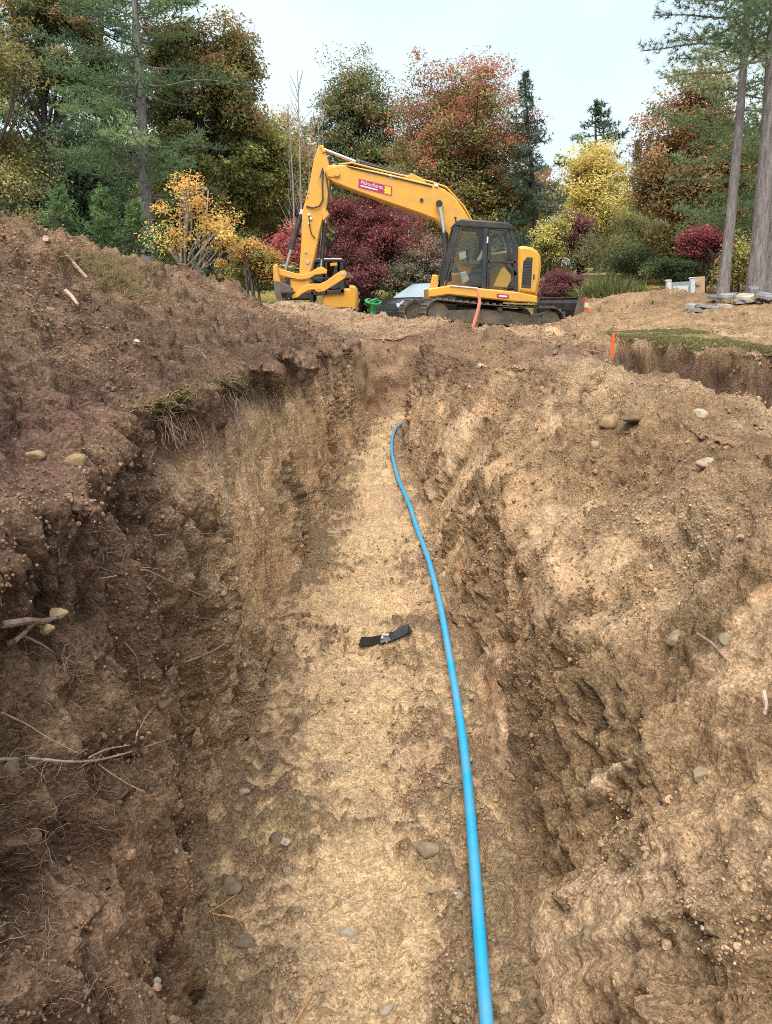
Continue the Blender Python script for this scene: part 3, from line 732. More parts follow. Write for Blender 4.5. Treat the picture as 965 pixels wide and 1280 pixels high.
def limb(mb, a, b, r0, r1, sag=0.12, n=5, sides=6):
    a, b = np.array(a, float), np.array(b, float); L = np.linalg.norm(b - a)
    pts = []; rr = []
    w = rng.normal(0, 0.05 * L, 3)
    for i in range(n + 1):
        t = i / n
        p = a + (b - a) * t; p = p + np.array([0, 0, 1]) * (-(1 - t) * t * sag * L) + w * math.sin(math.pi * t)
        pts.append(p); rr.append(r0 + (r1 - r0) * t)
    mb.tube(pts, rr, sides)
    return pts

def broadleaf(name, label, D, base_px, lobes, nleaf, lsize, top, low, bark=M_BARK, trunk_r=0.16, group=None, cat='tree',
              clump=0.55, depth=0.9, split=0.5, hollow=0.3, nlimb=26, lean=0.0, stems=1, base_z=None, aspect=0.65, sparse=0.0):
    """lobes: (px, py, rx, ry) read off the photograph, standing D metres down the axis"""
    bx = P(base_px, 355, D)[0]
    g, _ = drop(bx, D); base = np.array([bx, D, g[2] - 0.1])
    if base_z is not None: base[2] = base_z
    root = thing(name, base, label, cat, group)
    nleaf = int(nleaf * DENS); lsize = lsize * 0.74
    lob = []
    for (px, py, rx, ry) in lobes:
        c = P(px, py, D); lob.append((c, rx / F * D, rx / F * D * depth, ry / F * D))
    vol = np.array([a * b * c for _, a, b, c in lob]) ** 0.8; vol /= vol.sum()
    ncl = max(14, int(nleaf / 120))
    which = rng.choice(len(lob), ncl, p=vol)
    d = rng.normal(0, 1, (ncl, 3)); d /= np.linalg.norm(d, axis=1, keepdims=True)
    rad = (hollow + (1 - hollow) * rng.random(ncl)) ** 0.8
    cc = np.array([lob[k][0] for k in which]); rr = np.array([lob[k][1:] for k in which])
    cen = cc + d * rad[:, None] * rr * (1 + 0.17 * rng.normal(0, 1, (ncl, 1)))
    zmin, zmax = cen[:, 2].min(), cen[:, 2].max()
    # a shared big-scale pattern opens gaps
    keep = (fbm(cen[:, 0] * 0.9, cen[:, 1] * 0.9, cen[:, 2] * 0.9, 2, int(D * 7 + base_px)) > -0.12 + sparse)
    cen = cen[keep]; ncl = len(cen); d = d[keep]
    per = int(nleaf / max(ncl, 1))
    cr = clump * (0.6 + 0.8 * rng.random(ncl))
    off = rng.normal(0, 1, (ncl, per, 3)); off /= np.linalg.norm(off, axis=2, keepdims=True); off = off * rng.random((ncl, per, 1)) ** 0.45 * 1.25 * cr[:, None, None] * np.array([1, 1, 0.62])
    cent = (cen[:, None] + off).reshape(-1, 3); n = len(cent)
    tfrac = np.repeat((cen[:, 2] - zmin) / (zmax - zmin + 1e-6) + 0.28 * rng.normal(0, 1, ncl), per) + 0.10 * rng.normal(0, 1, n)
    ct, cl = pick_cols(n, top), pick_cols(n, low)
    cols = np.where((tfrac > split)[:, None], ct, cl)
    cols = cols * np.repeat(rng.uniform(0.75, 1.3, ncl), per)[:, None] * rng.uniform(0.7, 1.35, (n, 1))
    nrm = np.repeat(d, per, 0) * 0.5 + np.array([0, -0.15, 0.7]) + rng.normal(0, 0.55, (n, 3))
    V, Fc, Cc = leaves_np(cent, nrm, lsize * rng.uniform(0.6, 1.35, n), np.clip(cols, 0.004, 0.85), aspect)
    o = mesh_np('crown', V - base, Fc, M_LEAF, Cc, parent=root); ORG[o.name] = tuple(base)
    mb = MB()
    topc = np.array([np.average([q[0][0] for q in lob]), D, zmax])
    fork_h = zmin + 0.15 * (zmax - zmin)
    for s_ in range(stems):
        tip = np.array([topc[0] + lean + (rng.normal(0, 0.12 * (zmax - zmin)) if stems > 1 else 0), D + (rng.normal(0, .5) if stems > 1 else 0), zmin + 0.8 * (zmax - zmin)])
        b0 = base + (rng.normal(0, 0.15, 3) * [1, 1, 0] if stems > 1 else 0)
        pts = []; rad_ = []
        wv = rng.normal(0, 0.12, (2, 2))
        for i in range(9):
            t = i / 8
            q = b0 + (tip - b0) * t + np.array([wv[0, 0] * math.sin(3 * t), wv[0, 1] * math.sin(4 * t), 0])
            pts.append(q); rad_.append(trunk_r * (1.25 if i == 0 else 1) * (1 - 0.85 * t) + 0.012)
        mb.tube(pts, rad_, 8)
        for j in rng.choice(ncl, min(ncl, max(4, nlimb // stems)), replace=False):
            c = cen[j]; h = np.clip((c[2] - b0[2]) * 0.72 - 0.5 * np.linalg.norm((c - tip)[:2]) * 0.3, 0.25 * (zmin - b0[2]), None)
            t = float(np.clip(h / (tip[2] - b0[2]), 0.08, 0.95)); a = b0 + (tip - b0) * t
            limb(mb, a, c, trunk_r * (1 - 0.8 * t) * 0.55 + 0.01, 0.01, 0.10)
    mb.build('trunk', bark, root, smooth=True)
    return root

def tufts_np(p, axis, length, width, k, cols):
    """k needles (slim triangles) fanning from each point p around its axis"""
    n = len(p); axis = axis / (np.linalg.norm(axis, axis=1, keepdims=True) + 1e-9)
    dirs = axis[:, None] * 0.75 + rng.normal(0, 0.62, (n, k, 3)); dirs /= np.linalg.norm(dirs, axis=2, keepdims=True)
    side = np.cross(dirs, rng.normal(0, 1, (n, k, 3))); side /= np.linalg.norm(side, axis=2, keepdims=True) + 1e-9
    L = length * rng.uniform(0.6, 1.2, (n, k, 1))
    b = p[:, None] + 0 * dirs
    V = np.stack([b + side * width * 0.5, b - side * width * 0.5, b + dirs * L], 2).reshape(-1, 3)
    Fc = np.arange(n * k * 3).reshape(-1, 3)
    cc = np.repeat(np.repeat(cols[:, None], k, 1).reshape(-1, 3) * rng.uniform(0.75, 1.3, (n * k, 1)), 3, 0)
    return V, Fc, tone(cc)

def conifer(name, label, D, base_px, top_py, rmax_px, crown_from_py, nbr, pal, shape='cone', bark=M_BARK, trunk_r=0.2, droop=0.15, up=0.1,
            needle=0.2, nwidth=0.035, tuft_step=0.16, twig=0.5, group=None, cat='tree', top_px=None, k=6, gap=0.0, arc=None, base_z=None, trunk_top=None):
    bx = P(base_px, 355, D)[0]; g, _ = drop(bx, D); base = np.array([bx, D, g[2] - 0.1])
    if base_z is not None: base[2] = base_z
    root = thing(name, base, label, cat, group)
    tp = P(base_px if top_px is None else top_px, top_py, D); zc = P(base_px, crown_from_py, D)[2]
    H = tp[2] - base[2]; R = rmax_px / F * D
    axis_at = lambda z: base + (tp - base) * ((z - base[2]) / H)
    mb = MB()
    pts = [base + (tp - base) * t + np.array([0.06 * math.sin(5 * t), 0.05 * math.sin(4 * t + 1), 0]) for t in np.linspace(0, 1, 12)]
    mb.tube(pts, [trunk_r * (1.3 if i == 0 else 1.05) * (1 - 0.93 * t) + 0.01 for i, t in enumerate(np.linspace(0, 1, 12))], 10)
    PT, AX, CO = [], [], []
    for i in range(nbr):
        f = (i + rng.random()) / nbr
        if gap and math.sin(f * 29.0 + D) < -1 + gap * 2 * rng.random(): continue
        z = zc + (tp[2] - zc) * f
        if shape == 'cone': Lb = R * (1 - f) ** 0.85 + 0.12
        elif shape == 'pine': Lb = R * (0.55 + 0.45 * math.sin(math.pi * min(1, f * 0.9 + 0.15))) * (1 - 0.55 * f ** 3)
        else: Lb = R * math.sin(math.pi * (0.15 + 0.85 * f)) + 0.1
        Lb *= rng.uniform(0.6, 1.15)
        th = rng.uniform(0, 2 * math.pi) if arc is None else rng.uniform(*arc)
        dv = np.array([math.cos(th), math.sin(th), 0]); side = np.array([-dv[1], dv[0], 0])
        a = axis_at(z); n = max(4, int(Lb / 0.3))
        bp = []; dr, upb, wv_, ph_ = droop * rng.uniform(0.4, 1.8), up * rng.uniform(-0.3, 2.2), rng.uniform(0.03, 0.16), rng.uniform(0, 6)
        for j in range(n + 1):
            t = j / n
            bp.append(a + dv * Lb * t + np.array([0, 0, 1]) * Lb * (-dr * t * (1.3 - t) + upb * t * t + 0.03 * math.sin(7 * t + ph_)) + side * wv_ * Lb * (math.sin(3 * t + ph_) - math.sin(ph_)))
        rb = max(0.012, trunk_r * 0.16 * (1 - 0.5 * f))
        mb.tube(bp, [rb * (1 - 0.85 * j / n) + 0.004 for j in range(n + 1)], 5, caps=False)
        cb = np.array(pal[rng.integers(len(pal))]) * rng.uniform(0.75, 1.3)
        start = 0.12 if shape == 'cone' else 0.22
        for t in np.arange(start, 1.0, tuft_step / Lb):
            q = bp[0] + 0; jf = t * n; j0 = min(int(jf), n - 1); q = bp[j0] + (bp[j0 + 1] - bp[j0]) * (jf - j0)
            wl2 = twig * Lb * (0.35 if shape == 'cone' else 0.38) * (1.05 - t) + 0.12
            m = max(2, int(wl2 / 0.16))
            for sgn in (-1, 1):
                for w in range(m):
                    u = (w + rng.random()) / m
                    PT.append(q + side * sgn * wl2 * u + dv * wl2 * 0.5 * u + np.array([0, 0, rng.normal(0, 0.10) + 0.05 - droop * 0.4 * u * wl2]))
                    AX.append(side * sgn * 0.6 + dv * 0.7 + np.array([0, 0, 0.25 if droop < 0.3 else -0.3])); CO.append(cb * rng.uniform(0.8, 1.25))
            PT.append(q); AX.append(dv + np.array([0, 0, 0.2])); CO.append(cb)
    for i in range(90):                                                      # leader shoot
        f = rng.random() ** 1.5 * 0.16
        PT.append(tp + (base - tp) * f + rng.normal(0, 0.05 + 0.5 * f * R, 3)); AX.append(np.array([rng.normal(0, .5), rng.normal(0, .5), 1.0])); CO.append(np.array(pal[0]))
    V, Fc, cc = tufts_np(np.array(PT), np.array(AX), needle, nwidth, k, np.array(CO))
    o = mesh_np('crown', V - base, Fc, M_LEAF, cc, parent=root); ORG[o.name] = tuple(base)
    mb.build('trunk', bark, root, smooth=True)
    return root

def build_trees():
    # --- left wood
    conifer('pine_tree', 'tall pine with pale grey trunk rising left of the orange sapling', 28, 183, -160, 120, 250, 120, [PINE, PINE_L, PINE], 'pine', M_BARK_G, 0.27,
            droop=0.12, up=0.12, top_px=163, gap=0.30, group='pines of the left wood')
    conifer('pine_tree', 'slender dark pine trunk left of the pale grey pine', 36, 130, -170, 115, 245, 110, [GREEN_D, PINE, SPRUCE], 'pine', M_BARK_D, 0.2, top_px=122, gap=0.3, group='pines of the left wood')
    conifer('pine_tree', 'dense dark pine at the far left of the wood', 38, 60, -120, 125, 300, 110, [GREEN_D, SPRUCE, PINE], 'pine', M_BARK_D, 0.22, top_px=45, gap=0.2, group='pines of the left wood')
    broadleaf('oak_tree', 'dark forked oak with thin crown at the upper left corner', 33, 80, [(45, 20, 60, 70), (90, 70, 50, 60), (10, 80, 50, 60), (60, 150, 60, 50)], 9000, 0.15,
              [GREEN_D, OLIVE, RUST], [GREEN_D, GREEN, OLIVE], M_BARK_D, 0.24, clump=0.5, sparse=0.14)
    broadleaf('oak_tree', 'oak with russet outer leaves above the orange sapling', 30, 205, [(285, 75, 40, 45), (245, 110, 55, 60), (300, 130, 28, 60), (225, 60, 35, 35), (250, 180, 60, 45)], 14000, 0.15,
              [BROWN, OLIVE, OLIVE, RUST], [OLIVE, GREEN, OLIVE, YGREEN], M_BARK_D, 0.22, clump=0.5, split=0.6, sparse=0.06)
    broadleaf('maple_tree', 'yellowing tree at the left edge above the heap', 26, -15, [(-5, 150, 60, 80), (10, 220, 50, 50), (-20, 80, 60, 60)], 5000, 0.12, [OLIVE, YGREEN, BROWN, OLIVE], [OLIVE, BROWN, YGREEN], M_BARK, 0.16, sparse=0.1)
    broadleaf('beech_tree', 'olive green tree filling the wood between pine and boom', 32, 285, [(265, 220, 70, 60), (325, 225, 45, 60), (225, 255, 50, 45), (300, 175, 50, 35)], 17000, 0.14,
              [OLIVE, YGREEN, YGREEN], [GREEN, OLIVE, YGREEN, BROWN], M_BARK_D, 0.18, clump=0.5)
    broadleaf('maple_tree', 'yellow green tree with pinkish twigs left of the raised boom', 35, 355, [(350, 195, 38, 45), (365, 260, 40, 55), (335, 265, 40, 50)], 10000, 0.13,
              [YGREEN, OLIVE, PINK, YELLOW], [PINK, OLIVE, GREEN, RUST], M_BARK, 0.14)
    broadleaf('hemlock_tree', 'dark green understory tree low between the left trunks', 34, 105, [(100, 215, 60, 60), (55, 250, 60, 50), (165, 240, 45, 60), (10, 270, 60, 40), (215, 280, 50, 40)], 15000, 0.14,
              [GREEN_D, SPRUCE, GREEN], [GREEN_D, SPRUCE], M_BARK_D, 0.16, clump=0.7)
    broadleaf('orange_sapling', 'thin sapling with sparse orange leaves behind the left heap', 20, 232, [(250, 262, 42, 28), (225, 290, 28, 28), (272, 285, 28, 30), (240, 232, 28, 18)], 900, 0.085,
              [ORANGE, YELLOW, ORANGE], [ORANGE, YELLOW, YELLOW], M_BARK_W, 0.035, clump=0.34, stems=4, nlimb=26, sparse=-0.1)
    for px, top, w, h, lab in ((128, 240, 30, 310, 'young green fir left of the pale pine trunk'), (170, 255, 26, 315, 'small bright green fir at the foot of the pale pine'), (205, 285, 14, 330, 'tiniest green fir right of the pale pine'), (75, 238, 22, 290, 'young fir near the crest of the heap at far left')):
        conifer('young_fir', lab, 20.5, px, top, w, h, 26, [(0.075, 0.13, 0.04), (0.06, 0.11, 0.04), (0.10, 0.15, 0.05)], 'cone', M_BARK, 0.04, needle=0.12, nwidth=0.028, tuft_step=0.13, group='young firs under the pines')
    broadleaf('autumn_shrub', 'orange and green shrub behind the heap left of the bucket', 24, 312, [(312, 328, 30, 22), (292, 338, 22, 18), (330, 340, 22, 20)], 3500, 0.10, [ORANGE, YGREEN, RUST], [YGREEN, OLIVE, GREEN], M_BARK, 0.04, cat='shrub', clump=0.3, stems=4, nlimb=14)
    broadleaf('red_shrub', 'bright crimson shrub left of the excavator stick', 28, 356, [(358, 312, 20, 26), (345, 332, 18, 20), (366, 335, 18, 22)], 2600, 0.10, [CRIMSON, RED], [CRIMSON, RED, PINK], M_BARK, 0.04, cat='shrub', clump=0.3, stems=3, nlimb=12)
    # --- middle
    broadleaf('japanese_maple', 'dark red Japanese maple spreading behind the boom', 32, 450, [(445, 275, 55, 45), (405, 300, 40, 45), (490, 305, 42, 48), (450, 335, 60, 40), (520, 325, 30, 38)], 15000, 0.11,
              [MAROON, MAROON, (0.17, 0.05, 0.055), RED], [MAROON, (0.09, 0.035, 0.035), (0.15, 0.06, 0.06)], M_BARK_D, 0.1, clump=0.42, stems=3, nlimb=40)
    broadleaf('grey_shrub', 'greyish pink shrub between Japanese maple and cab', 31, 530, [(528, 315, 28, 35), (545, 345, 25, 30), (500, 350, 30, 22)], 4200, 0.09, [(0.16, 0.11, 0.10), PINK, GREEN], [(0.09, 0.08, 0.06), GREEN, (0.15, 0.11, 0.10)], M_BARK_D, 0.04, cat='shrub', clump=0.3, stems=4, nlimb=20)
    broadleaf('maple_tree', 'dark green and russet maple left of the big red maple', 44, 455, [(450, 120, 42, 38), (440, 175, 48, 50), (480, 190, 45, 60), (455, 240, 55, 50)], 16000, 0.16,
              [RUST, OLIVE, GREEN, GREEN_D], [GREEN_D, GREEN, OLIVE], M_BARK_D, 0.2, clump=0.62, split=0.62, sparse=-0.1)
    broadleaf('maple_tree', 'big round maple turning red at the top behind the cab', 40, 592, [(545, 118, 42, 42), (600, 112, 36, 42), (580, 165, 75, 55), (630, 185, 38, 50), (540, 200, 55, 55), (610, 235, 62, 50), (570, 265, 60, 40), (645, 260, 35, 40)], 26000, 0.145,
              [RED, RED, RUST, OLIVE], [OLIVE, RUST, GREEN, YGREEN, OLIVE], M_BARK_D, 0.22, clump=0.62, split=0.6, sparse=-0.15)
    conifer('spruce_tree', 'blue green spruce with thin bare top right of the red maple', 38, 672, 92, 58, 345, 74, [SPRUCE, (0.07, 0.10, 0.075), GREEN_D], 'cone', M_BARK_D, 0.17, droop=0.32, up=0.12, needle=0.2, nwidth=0.045, tuft_step=0.2, top_px=657)
    conifer('pine_tree', 'dark green pine against the sky above the yellow tree', 56, 745, 128, 48, 270, 46, [GREEN_D, PINE, SPRUCE], 'pine', M_BARK_D, 0.25, needle=0.3, nwidth=0.06, tuft_step=0.26)
    conifer('spruce_tree', 'small pointed spruce between yellow tree and orange tree', 52, 797, 178, 24, 320, 44, [GREEN_D, SPRUCE], 'cone', M_BARK_D, 0.15, needle=0.25, nwidth=0.05, tuft_step=0.24)
    broadleaf('yellow_tree', 'bright yellow tree standing before the dark pine', 46, 745, [(742, 215, 32, 30), (725, 245, 30, 32), (765, 245, 28, 35), (745, 270, 42, 28)], 9000, 0.17,
              [YELLOW, YELLOW, (0.40, 0.33, 0.11)], [YELLOW, YGREEN, YELLOW], M_BARK, 0.15, clump=0.6)
    broadleaf('purple_maple', 'dark purple maple under the yellow tree', 35, 725, [(722, 295, 20, 24), (735, 310, 18, 22), (715, 318, 16, 18)], 3600, 0.10, [MAROON, (0.13, 0.04, 0.06)], [MAROON, (0.08, 0.03, 0.04)], M_BARK_D, 0.07, clump=0.35)
    broadleaf('yellow_shrub', 'loose yellow green shrub beside the purple maple', 34, 688, [(690, 300, 16, 22), (685, 325, 18, 20), (698, 278, 12, 14)], 2600, 0.11, [YELLOW, YGREEN], [YGREEN, OLIVE], M_BARK, 0.04, cat='shrub', clump=0.35, stems=3, nlimb=10)
    # weeping tree: hanging strands
    broadleaf('weeping_tree', 'weeping green tree with hanging twigs over the garden wall', 33, 790, [(780, 280, 40, 22), (760, 305, 32, 30), (800, 305, 32, 30), (780, 315, 45, 22)], 9000, 0.13, [(0.19, 0.17, 0.07), OLIVE], [OLIVE, GREEN, (0.17, 0.17, 0.08)], M_BARK_D, 0.1, clump=0.5, aspect=0.3)
    broadleaf('round_bush', 'rounded dark red bush behind the dozer blade', 25.5, 702, [(702, 358, 26, 20), (690, 366, 20, 16), (715, 366, 16, 15)], 5500, 0.065, [(0.15, 0.05, 0.06), MAROON], [MAROON, (0.10, 0.05, 0.05)], M_BARK_D, 0.03, cat='bush', clump=0.2, stems=5, nlimb=20, base_z=1.4)
    # --- right
    broadleaf('beech_tree', 'large orange brown beech at the right behind the leaning trunk', 29, 865, [(880, 140, 45, 45), (850, 195, 48, 50), (900, 215, 60, 55), (840, 255, 45, 45), (880, 285, 55, 45), (825, 235, 30, 45)], 22000, 0.13,
              [(0.33, 0.17, 0.05), RUST, BROWN, OLIVE, BROWN], [RUST, BROWN, OLIVE, OLIVE, GREEN], M_BARK_D, 0.2, clump=0.55, split=0.4)
    conifer('pine_tree', 'green pine whose boughs reach left across the orange beech', 22.5, 985, -120, 150, 335, 85, [PINE, PINE_L, PINE_L], 'pine', M_BARK_G, 0.2, needle=0.15, nwidth=0.022, k=9, tuft_step=0.12, droop=0.10, up=0.08, arc=(math.pi * 0.6, math.pi * 1.5), gap=0.2, group='pines on the right rise')
    conifer('pine_tree', 'thick grey pine trunk at the right edge beside the flagstones', 16.3, 947, -420, 170, 85, 60, [PINE, PINE_L, GREEN_D], 'pine', M_BARK_G, 0.16, needle=0.14, nwidth=0.010, k=13, tuft_step=0.11, droop=0.14, up=0.12, top_px=992, arc=(math.pi * 0.7, math.pi * 1.4), group='pines on the right rise')
    conifer('pine_tree', 'thin leaning grey pine trunk left of the thick trunk', 16.6, 906, -330, 70, -40, 14, [PINE, GREEN_D], 'pine', M_BARK_G, 0.105, needle=0.13, nwidth=0.016, k=8, top_px=960, group='pines on the right rise')
    conifer('pine_tree', 'shadowed grey pine trunk just behind the thick trunk', 18, 966, -300, 90, -20, 14, [PINE, GREEN_D], 'pine', M_BARK_G, 0.2, top_px=990, group='pines on the right rise')
    broadleaf('japanese_maple', 'small maroon red maple left of the leaning trunk', 22, 880, [(880, 312, 26, 18), (872, 330, 24, 14), (895, 332, 18, 14)], 3600, 0.085, [CRIMSON, MAROON, (0.22, 0.05, 0.07)], [MAROON, (0.2, 0.05, 0.07)], M_BARK_D, 0.05, clump=0.3, stems=2, nlimb=16)
    broadleaf('yellow_shrub', 'yellow and green shrub between the two grey trunks', 20, 925, [(922, 320, 18, 24), (935, 335, 16, 18), (915, 342, 16, 12)], 2400, 0.085, [YELLOW, YGREEN, GREEN], [GREEN, YGREEN, RUST], M_BARK, 0.03, cat='shrub', clump=0.28, stems=3, nlimb=10)
    broadleaf('evergreen_shrub', 'low dark evergreen shrub behind the white posts', 25, 838, [(835, 338, 26, 14), (860, 342, 20, 12), (880, 350, 24, 12)], 3400, 0.075, [GREEN_D, GREEN], [GREEN_D], M_BARK_D, 0.03, cat='shrub', clump=0.25, stems=4, nlimb=12)
    broadleaf('evergreen_shrub', 'dark undergrowth under the orange beech', 30, 860, [(850, 318, 60, 22), (800, 328, 40, 14), (910, 315, 40, 25)], 6000, 0.10, [GREEN_D, OLIVE], [GREEN_D, (0.04, 0.045, 0.02)], M_BARK_D, 0.04, cat='shrub', clump=0.4, stems=4, nlimb=12)
    # bare saplings
    for px, top, tp, lab in ((378, 88, 372, 'tallest leafless grey sapling left of the boom'), (388, 118, 402, 'leafless sapling leaning right beside the boom tip'), (366, 130, 360, 'leftmost leafless sapling by the boom'), (396, 140, 392, 'short leafless sapling behind the boom tip')):
        base = P(px, 345, 31); g, _ = drop(base[0], 31.0); base[2] = g[2] - 0.05; tip = P(tp, top, 31)
        root = thing('bare_sapling', base, lab, 'sapling', 'leafless saplings by the boom')
        mb = MB(); ln = limb(mb, base, tip, 0.055, 0.012, 0.0, 8)
        mb.build('trunk', M_BARK_W, root, smooth=True)
        for i in range(30):
            t = rng.uniform(0.35, 0.95); a = base + (tip - base) * t
            e = a + np.array([rng.normal(0, 0.35), rng.normal(0, 0.35), rng.uniform(0.5, 1.4)]) * (1.1 - t * 0.6)
            tw = MB(); limb(tw, a, e, 0.013, 0.006, -0.05, 3, 4); tw.build('twig', M_BARK_W, root)
    # far wood, one mass behind everything
    n = 130000
    px = rng.uniform(-160, 1130, n); Df = rng.uniform(58, 84, n)
    topy = 222 + 26 * vnoise(px / 45, px * 0, px * 0 + 2.2, 401) + 16 * vnoise(px / 17, px * 0, px * 0 + 5.2, 402) + np.where((px > 690) & (px < 830), 8, 0) - np.where(px < 400, 60, 0) - np.where(px > 840, 70, 0)
    py = topy + (395 - topy) * rng.random(n) ** 0.75
    a = (640 - py) / F; vy = math.cos(PITCH) + a * math.sin(PITCH); vz = -math.sin(PITCH) + a * math.cos(PITCH)
    cent = np.stack([(px - 482.5) / F / vy * Df, Df, EYE[2] + vz / vy * Df], 1)
    kk = np.floor((px + 40 * vnoise(py / 25, px / 60, 0 * px, 403)) / 38).astype(int)
    pal = np.array([GREEN_D, OLIVE, GREEN_D, SPRUCE, BROWN, OLIVE, RUST, GREEN, GREEN_D])
    cols = pal[(hash3(kk, kk * 0, kk * 0, 9) * 8.99).astype(int)] * rng.uniform(0.6, 1.4, (n, 1))
    V, Fc, Cc = leaves_np(cent, rng.normal(0, 0.6, (n, 3)) + np.array([0, -0.3, 0.6]), rng.uniform(0.28, 0.55, n), cols, 0.8)
    tag(mesh_np('far_woodland', V, Fc, M_LEAF, Cc), 'distant mixed autumn wood closing the view', 'woodland', kind='stuff')
build_trees()

# ------------------------------------------------------------------ machines
M_YEL = plain('yellow_paint', (0.60, 0.30, 0.036), 0.42, 0, 0.06, 3, 0.05, 40, (0.34, 0.22, 0.10), 0.45)
M_BLK = plain('black_paint', (0.022, 0.023, 0.025), 0.4, 0, 0.2, 6, 0, 40, (0.12, 0.09, 0.06), 0.35)
M_STEEL = plain('worn_steel', (0.10, 0.088, 0.075), 0.6, 0.3, 0.25, 12, 0.3, 50, (0.20, 0.14, 0.085), 0.9)
M_DUST = plain('dusty_steel', (0.085, 0.068, 0.05), 0.8, 0.0, 0.3, 10, 0.3, 40, (0.19, 0.13, 0.075), 0.8)
M_CHROME = plain('chrome_rod', (0.62, 0.62, 0.64), 0.22, 1.0, 0.05)
M_RUB = plain('rubber', (0.03, 0.029, 0.028), 0.75, 0, 0.3, 20)
M_STK = plain('maroon_sticker', (0.30, 0.025, 0.075), 0.4, 0, 0.05)
M_STY = plain('sticker_yellow', (0.72, 0.42, 0.02), 0.4, 0, 0.05)
M_WHT = plain('white_plastic', (0.60, 0.59, 0.57), 0.5, 0, 0.06)
M_SEAT = plain('seat_fabric', (0.07, 0.068, 0.065), 0.9, 0, 0.25, 30)
M_BEIGE = plain('beige_plastic', (0.36, 0.33, 0.28), 0.6)
M_ORG = plain('orange_paint', (0.62, 0.10, 0.025), 0.5, 0, 0.08)
M_PINK = plain('pink_tape', (0.62, 0.20, 0.14), 0.5, 0, 0.1)
M_GRILL = plain('grille_black', (0.035, 0.034, 0.033), 0.7, 0, 0.3, 60, 0.5, 120)
M_HOSE = plain('hydraulic_hose', (0.03, 0.028, 0.025), 0.5)

def glass_mat(name, tint, refl=0.14):
    m = bpy.data.materials.new(name); m.use_nodes = True
    n, l = m.node_tree.nodes, m.node_tree.links; n.clear()
    out = n.new('ShaderNodeOutputMaterial'); t = n.new('ShaderNodeBsdfTransparent'); t.inputs['Color'].default_value = tuple(tint) + (1,)
    g = n.new('ShaderNodeBsdfGlossy'); g.inputs['Roughness'].default_value = 0.03
    no = n.new('ShaderNodeTexNoise'); no.inputs['Scale'].default_value = 3
    mr = n.new('ShaderNodeMapRange'); mr.inputs['To Min'].default_value = refl * 0.6; mr.inputs['To Max'].default_value = refl * 1.4
    l.new(no.outputs['Fac'], mr.inputs['Value'])
    mx = n.new('ShaderNodeMixShader'); l.new(mr.outputs['Result'], mx.inputs[0])
    l.new(t.outputs[0], mx.inputs[1]); l.new(g.outputs[0], mx.inputs[2]); l.new(mx.outputs[0], out.inputs['Surface'])
    return m
M_GLASS = glass_mat('tinted_glass', (0.86, 0.90, 0.88), 0.03)

def Q(poly, Y): return [(P(px, py, Y)[0], P(px, py, Y)[2]) for px, py in poly]
def bar_poly(a, b, w):
    a, b = np.array(a, float), np.array(b, float); d = (b - a) / np.linalg.norm(b - a); nrm = np.array([-d[1], d[0]]) * w
    return [tuple(a + nrm), tuple(b + nrm), tuple(b - nrm), tuple(a - nrm)]
def round_poly(c, r, n=14): return [(c[0] + r * math.cos(2 * math.pi * i / n), c[1] + r * math.sin(2 * math.pi * i / n)) for i in range(n)]

def text_mesh(body, size, name, mat, parent, origin, ux, uz, off=0.004):
    """built-in font as thin flat lettering on a plane facing the trench"""
    cu = bpy.data.curves.new(name, 'FONT'); cu.body = body; cu.size = size; cu.extrude = 0.002
    tmp = bpy.data.objects.new(name, cu); COL.objects.link(tmp)
    me = bpy.data.meshes.new_from_object(tmp.evaluated_get(bpy.context.evaluated_depsgraph_get()))
    bpy.data.objects.remove(tmp); 
    ux, uz = np.array(ux, float), np.array(uz, float); ux /= np.linalg.norm(ux); uz /= np.linalg.norm(uz); uy = np.cross(ux, uz)
    off_ = np.array(ORG.get(parent.name, (0, 0, 0)))
    for v in me.vertices:
        c = v.co; v.co = Vector(np.array(origin) + ux * c[0] + uz * c[1] + uy * (c[2] + off) - off_)
    me.materials.clear(); me.materials.append(mat); me.name = name
    o = bpy.data.objects.new(name, me); COL.objects.link(o); o.parent = parent; ORG[o.name] = tuple(off_); return o

def cyl_px(mb, a, b, r, Y, n=12): mb.tube([P(a[0], a[1], Y), P(b[0], b[1], Y)], r, n); return mb

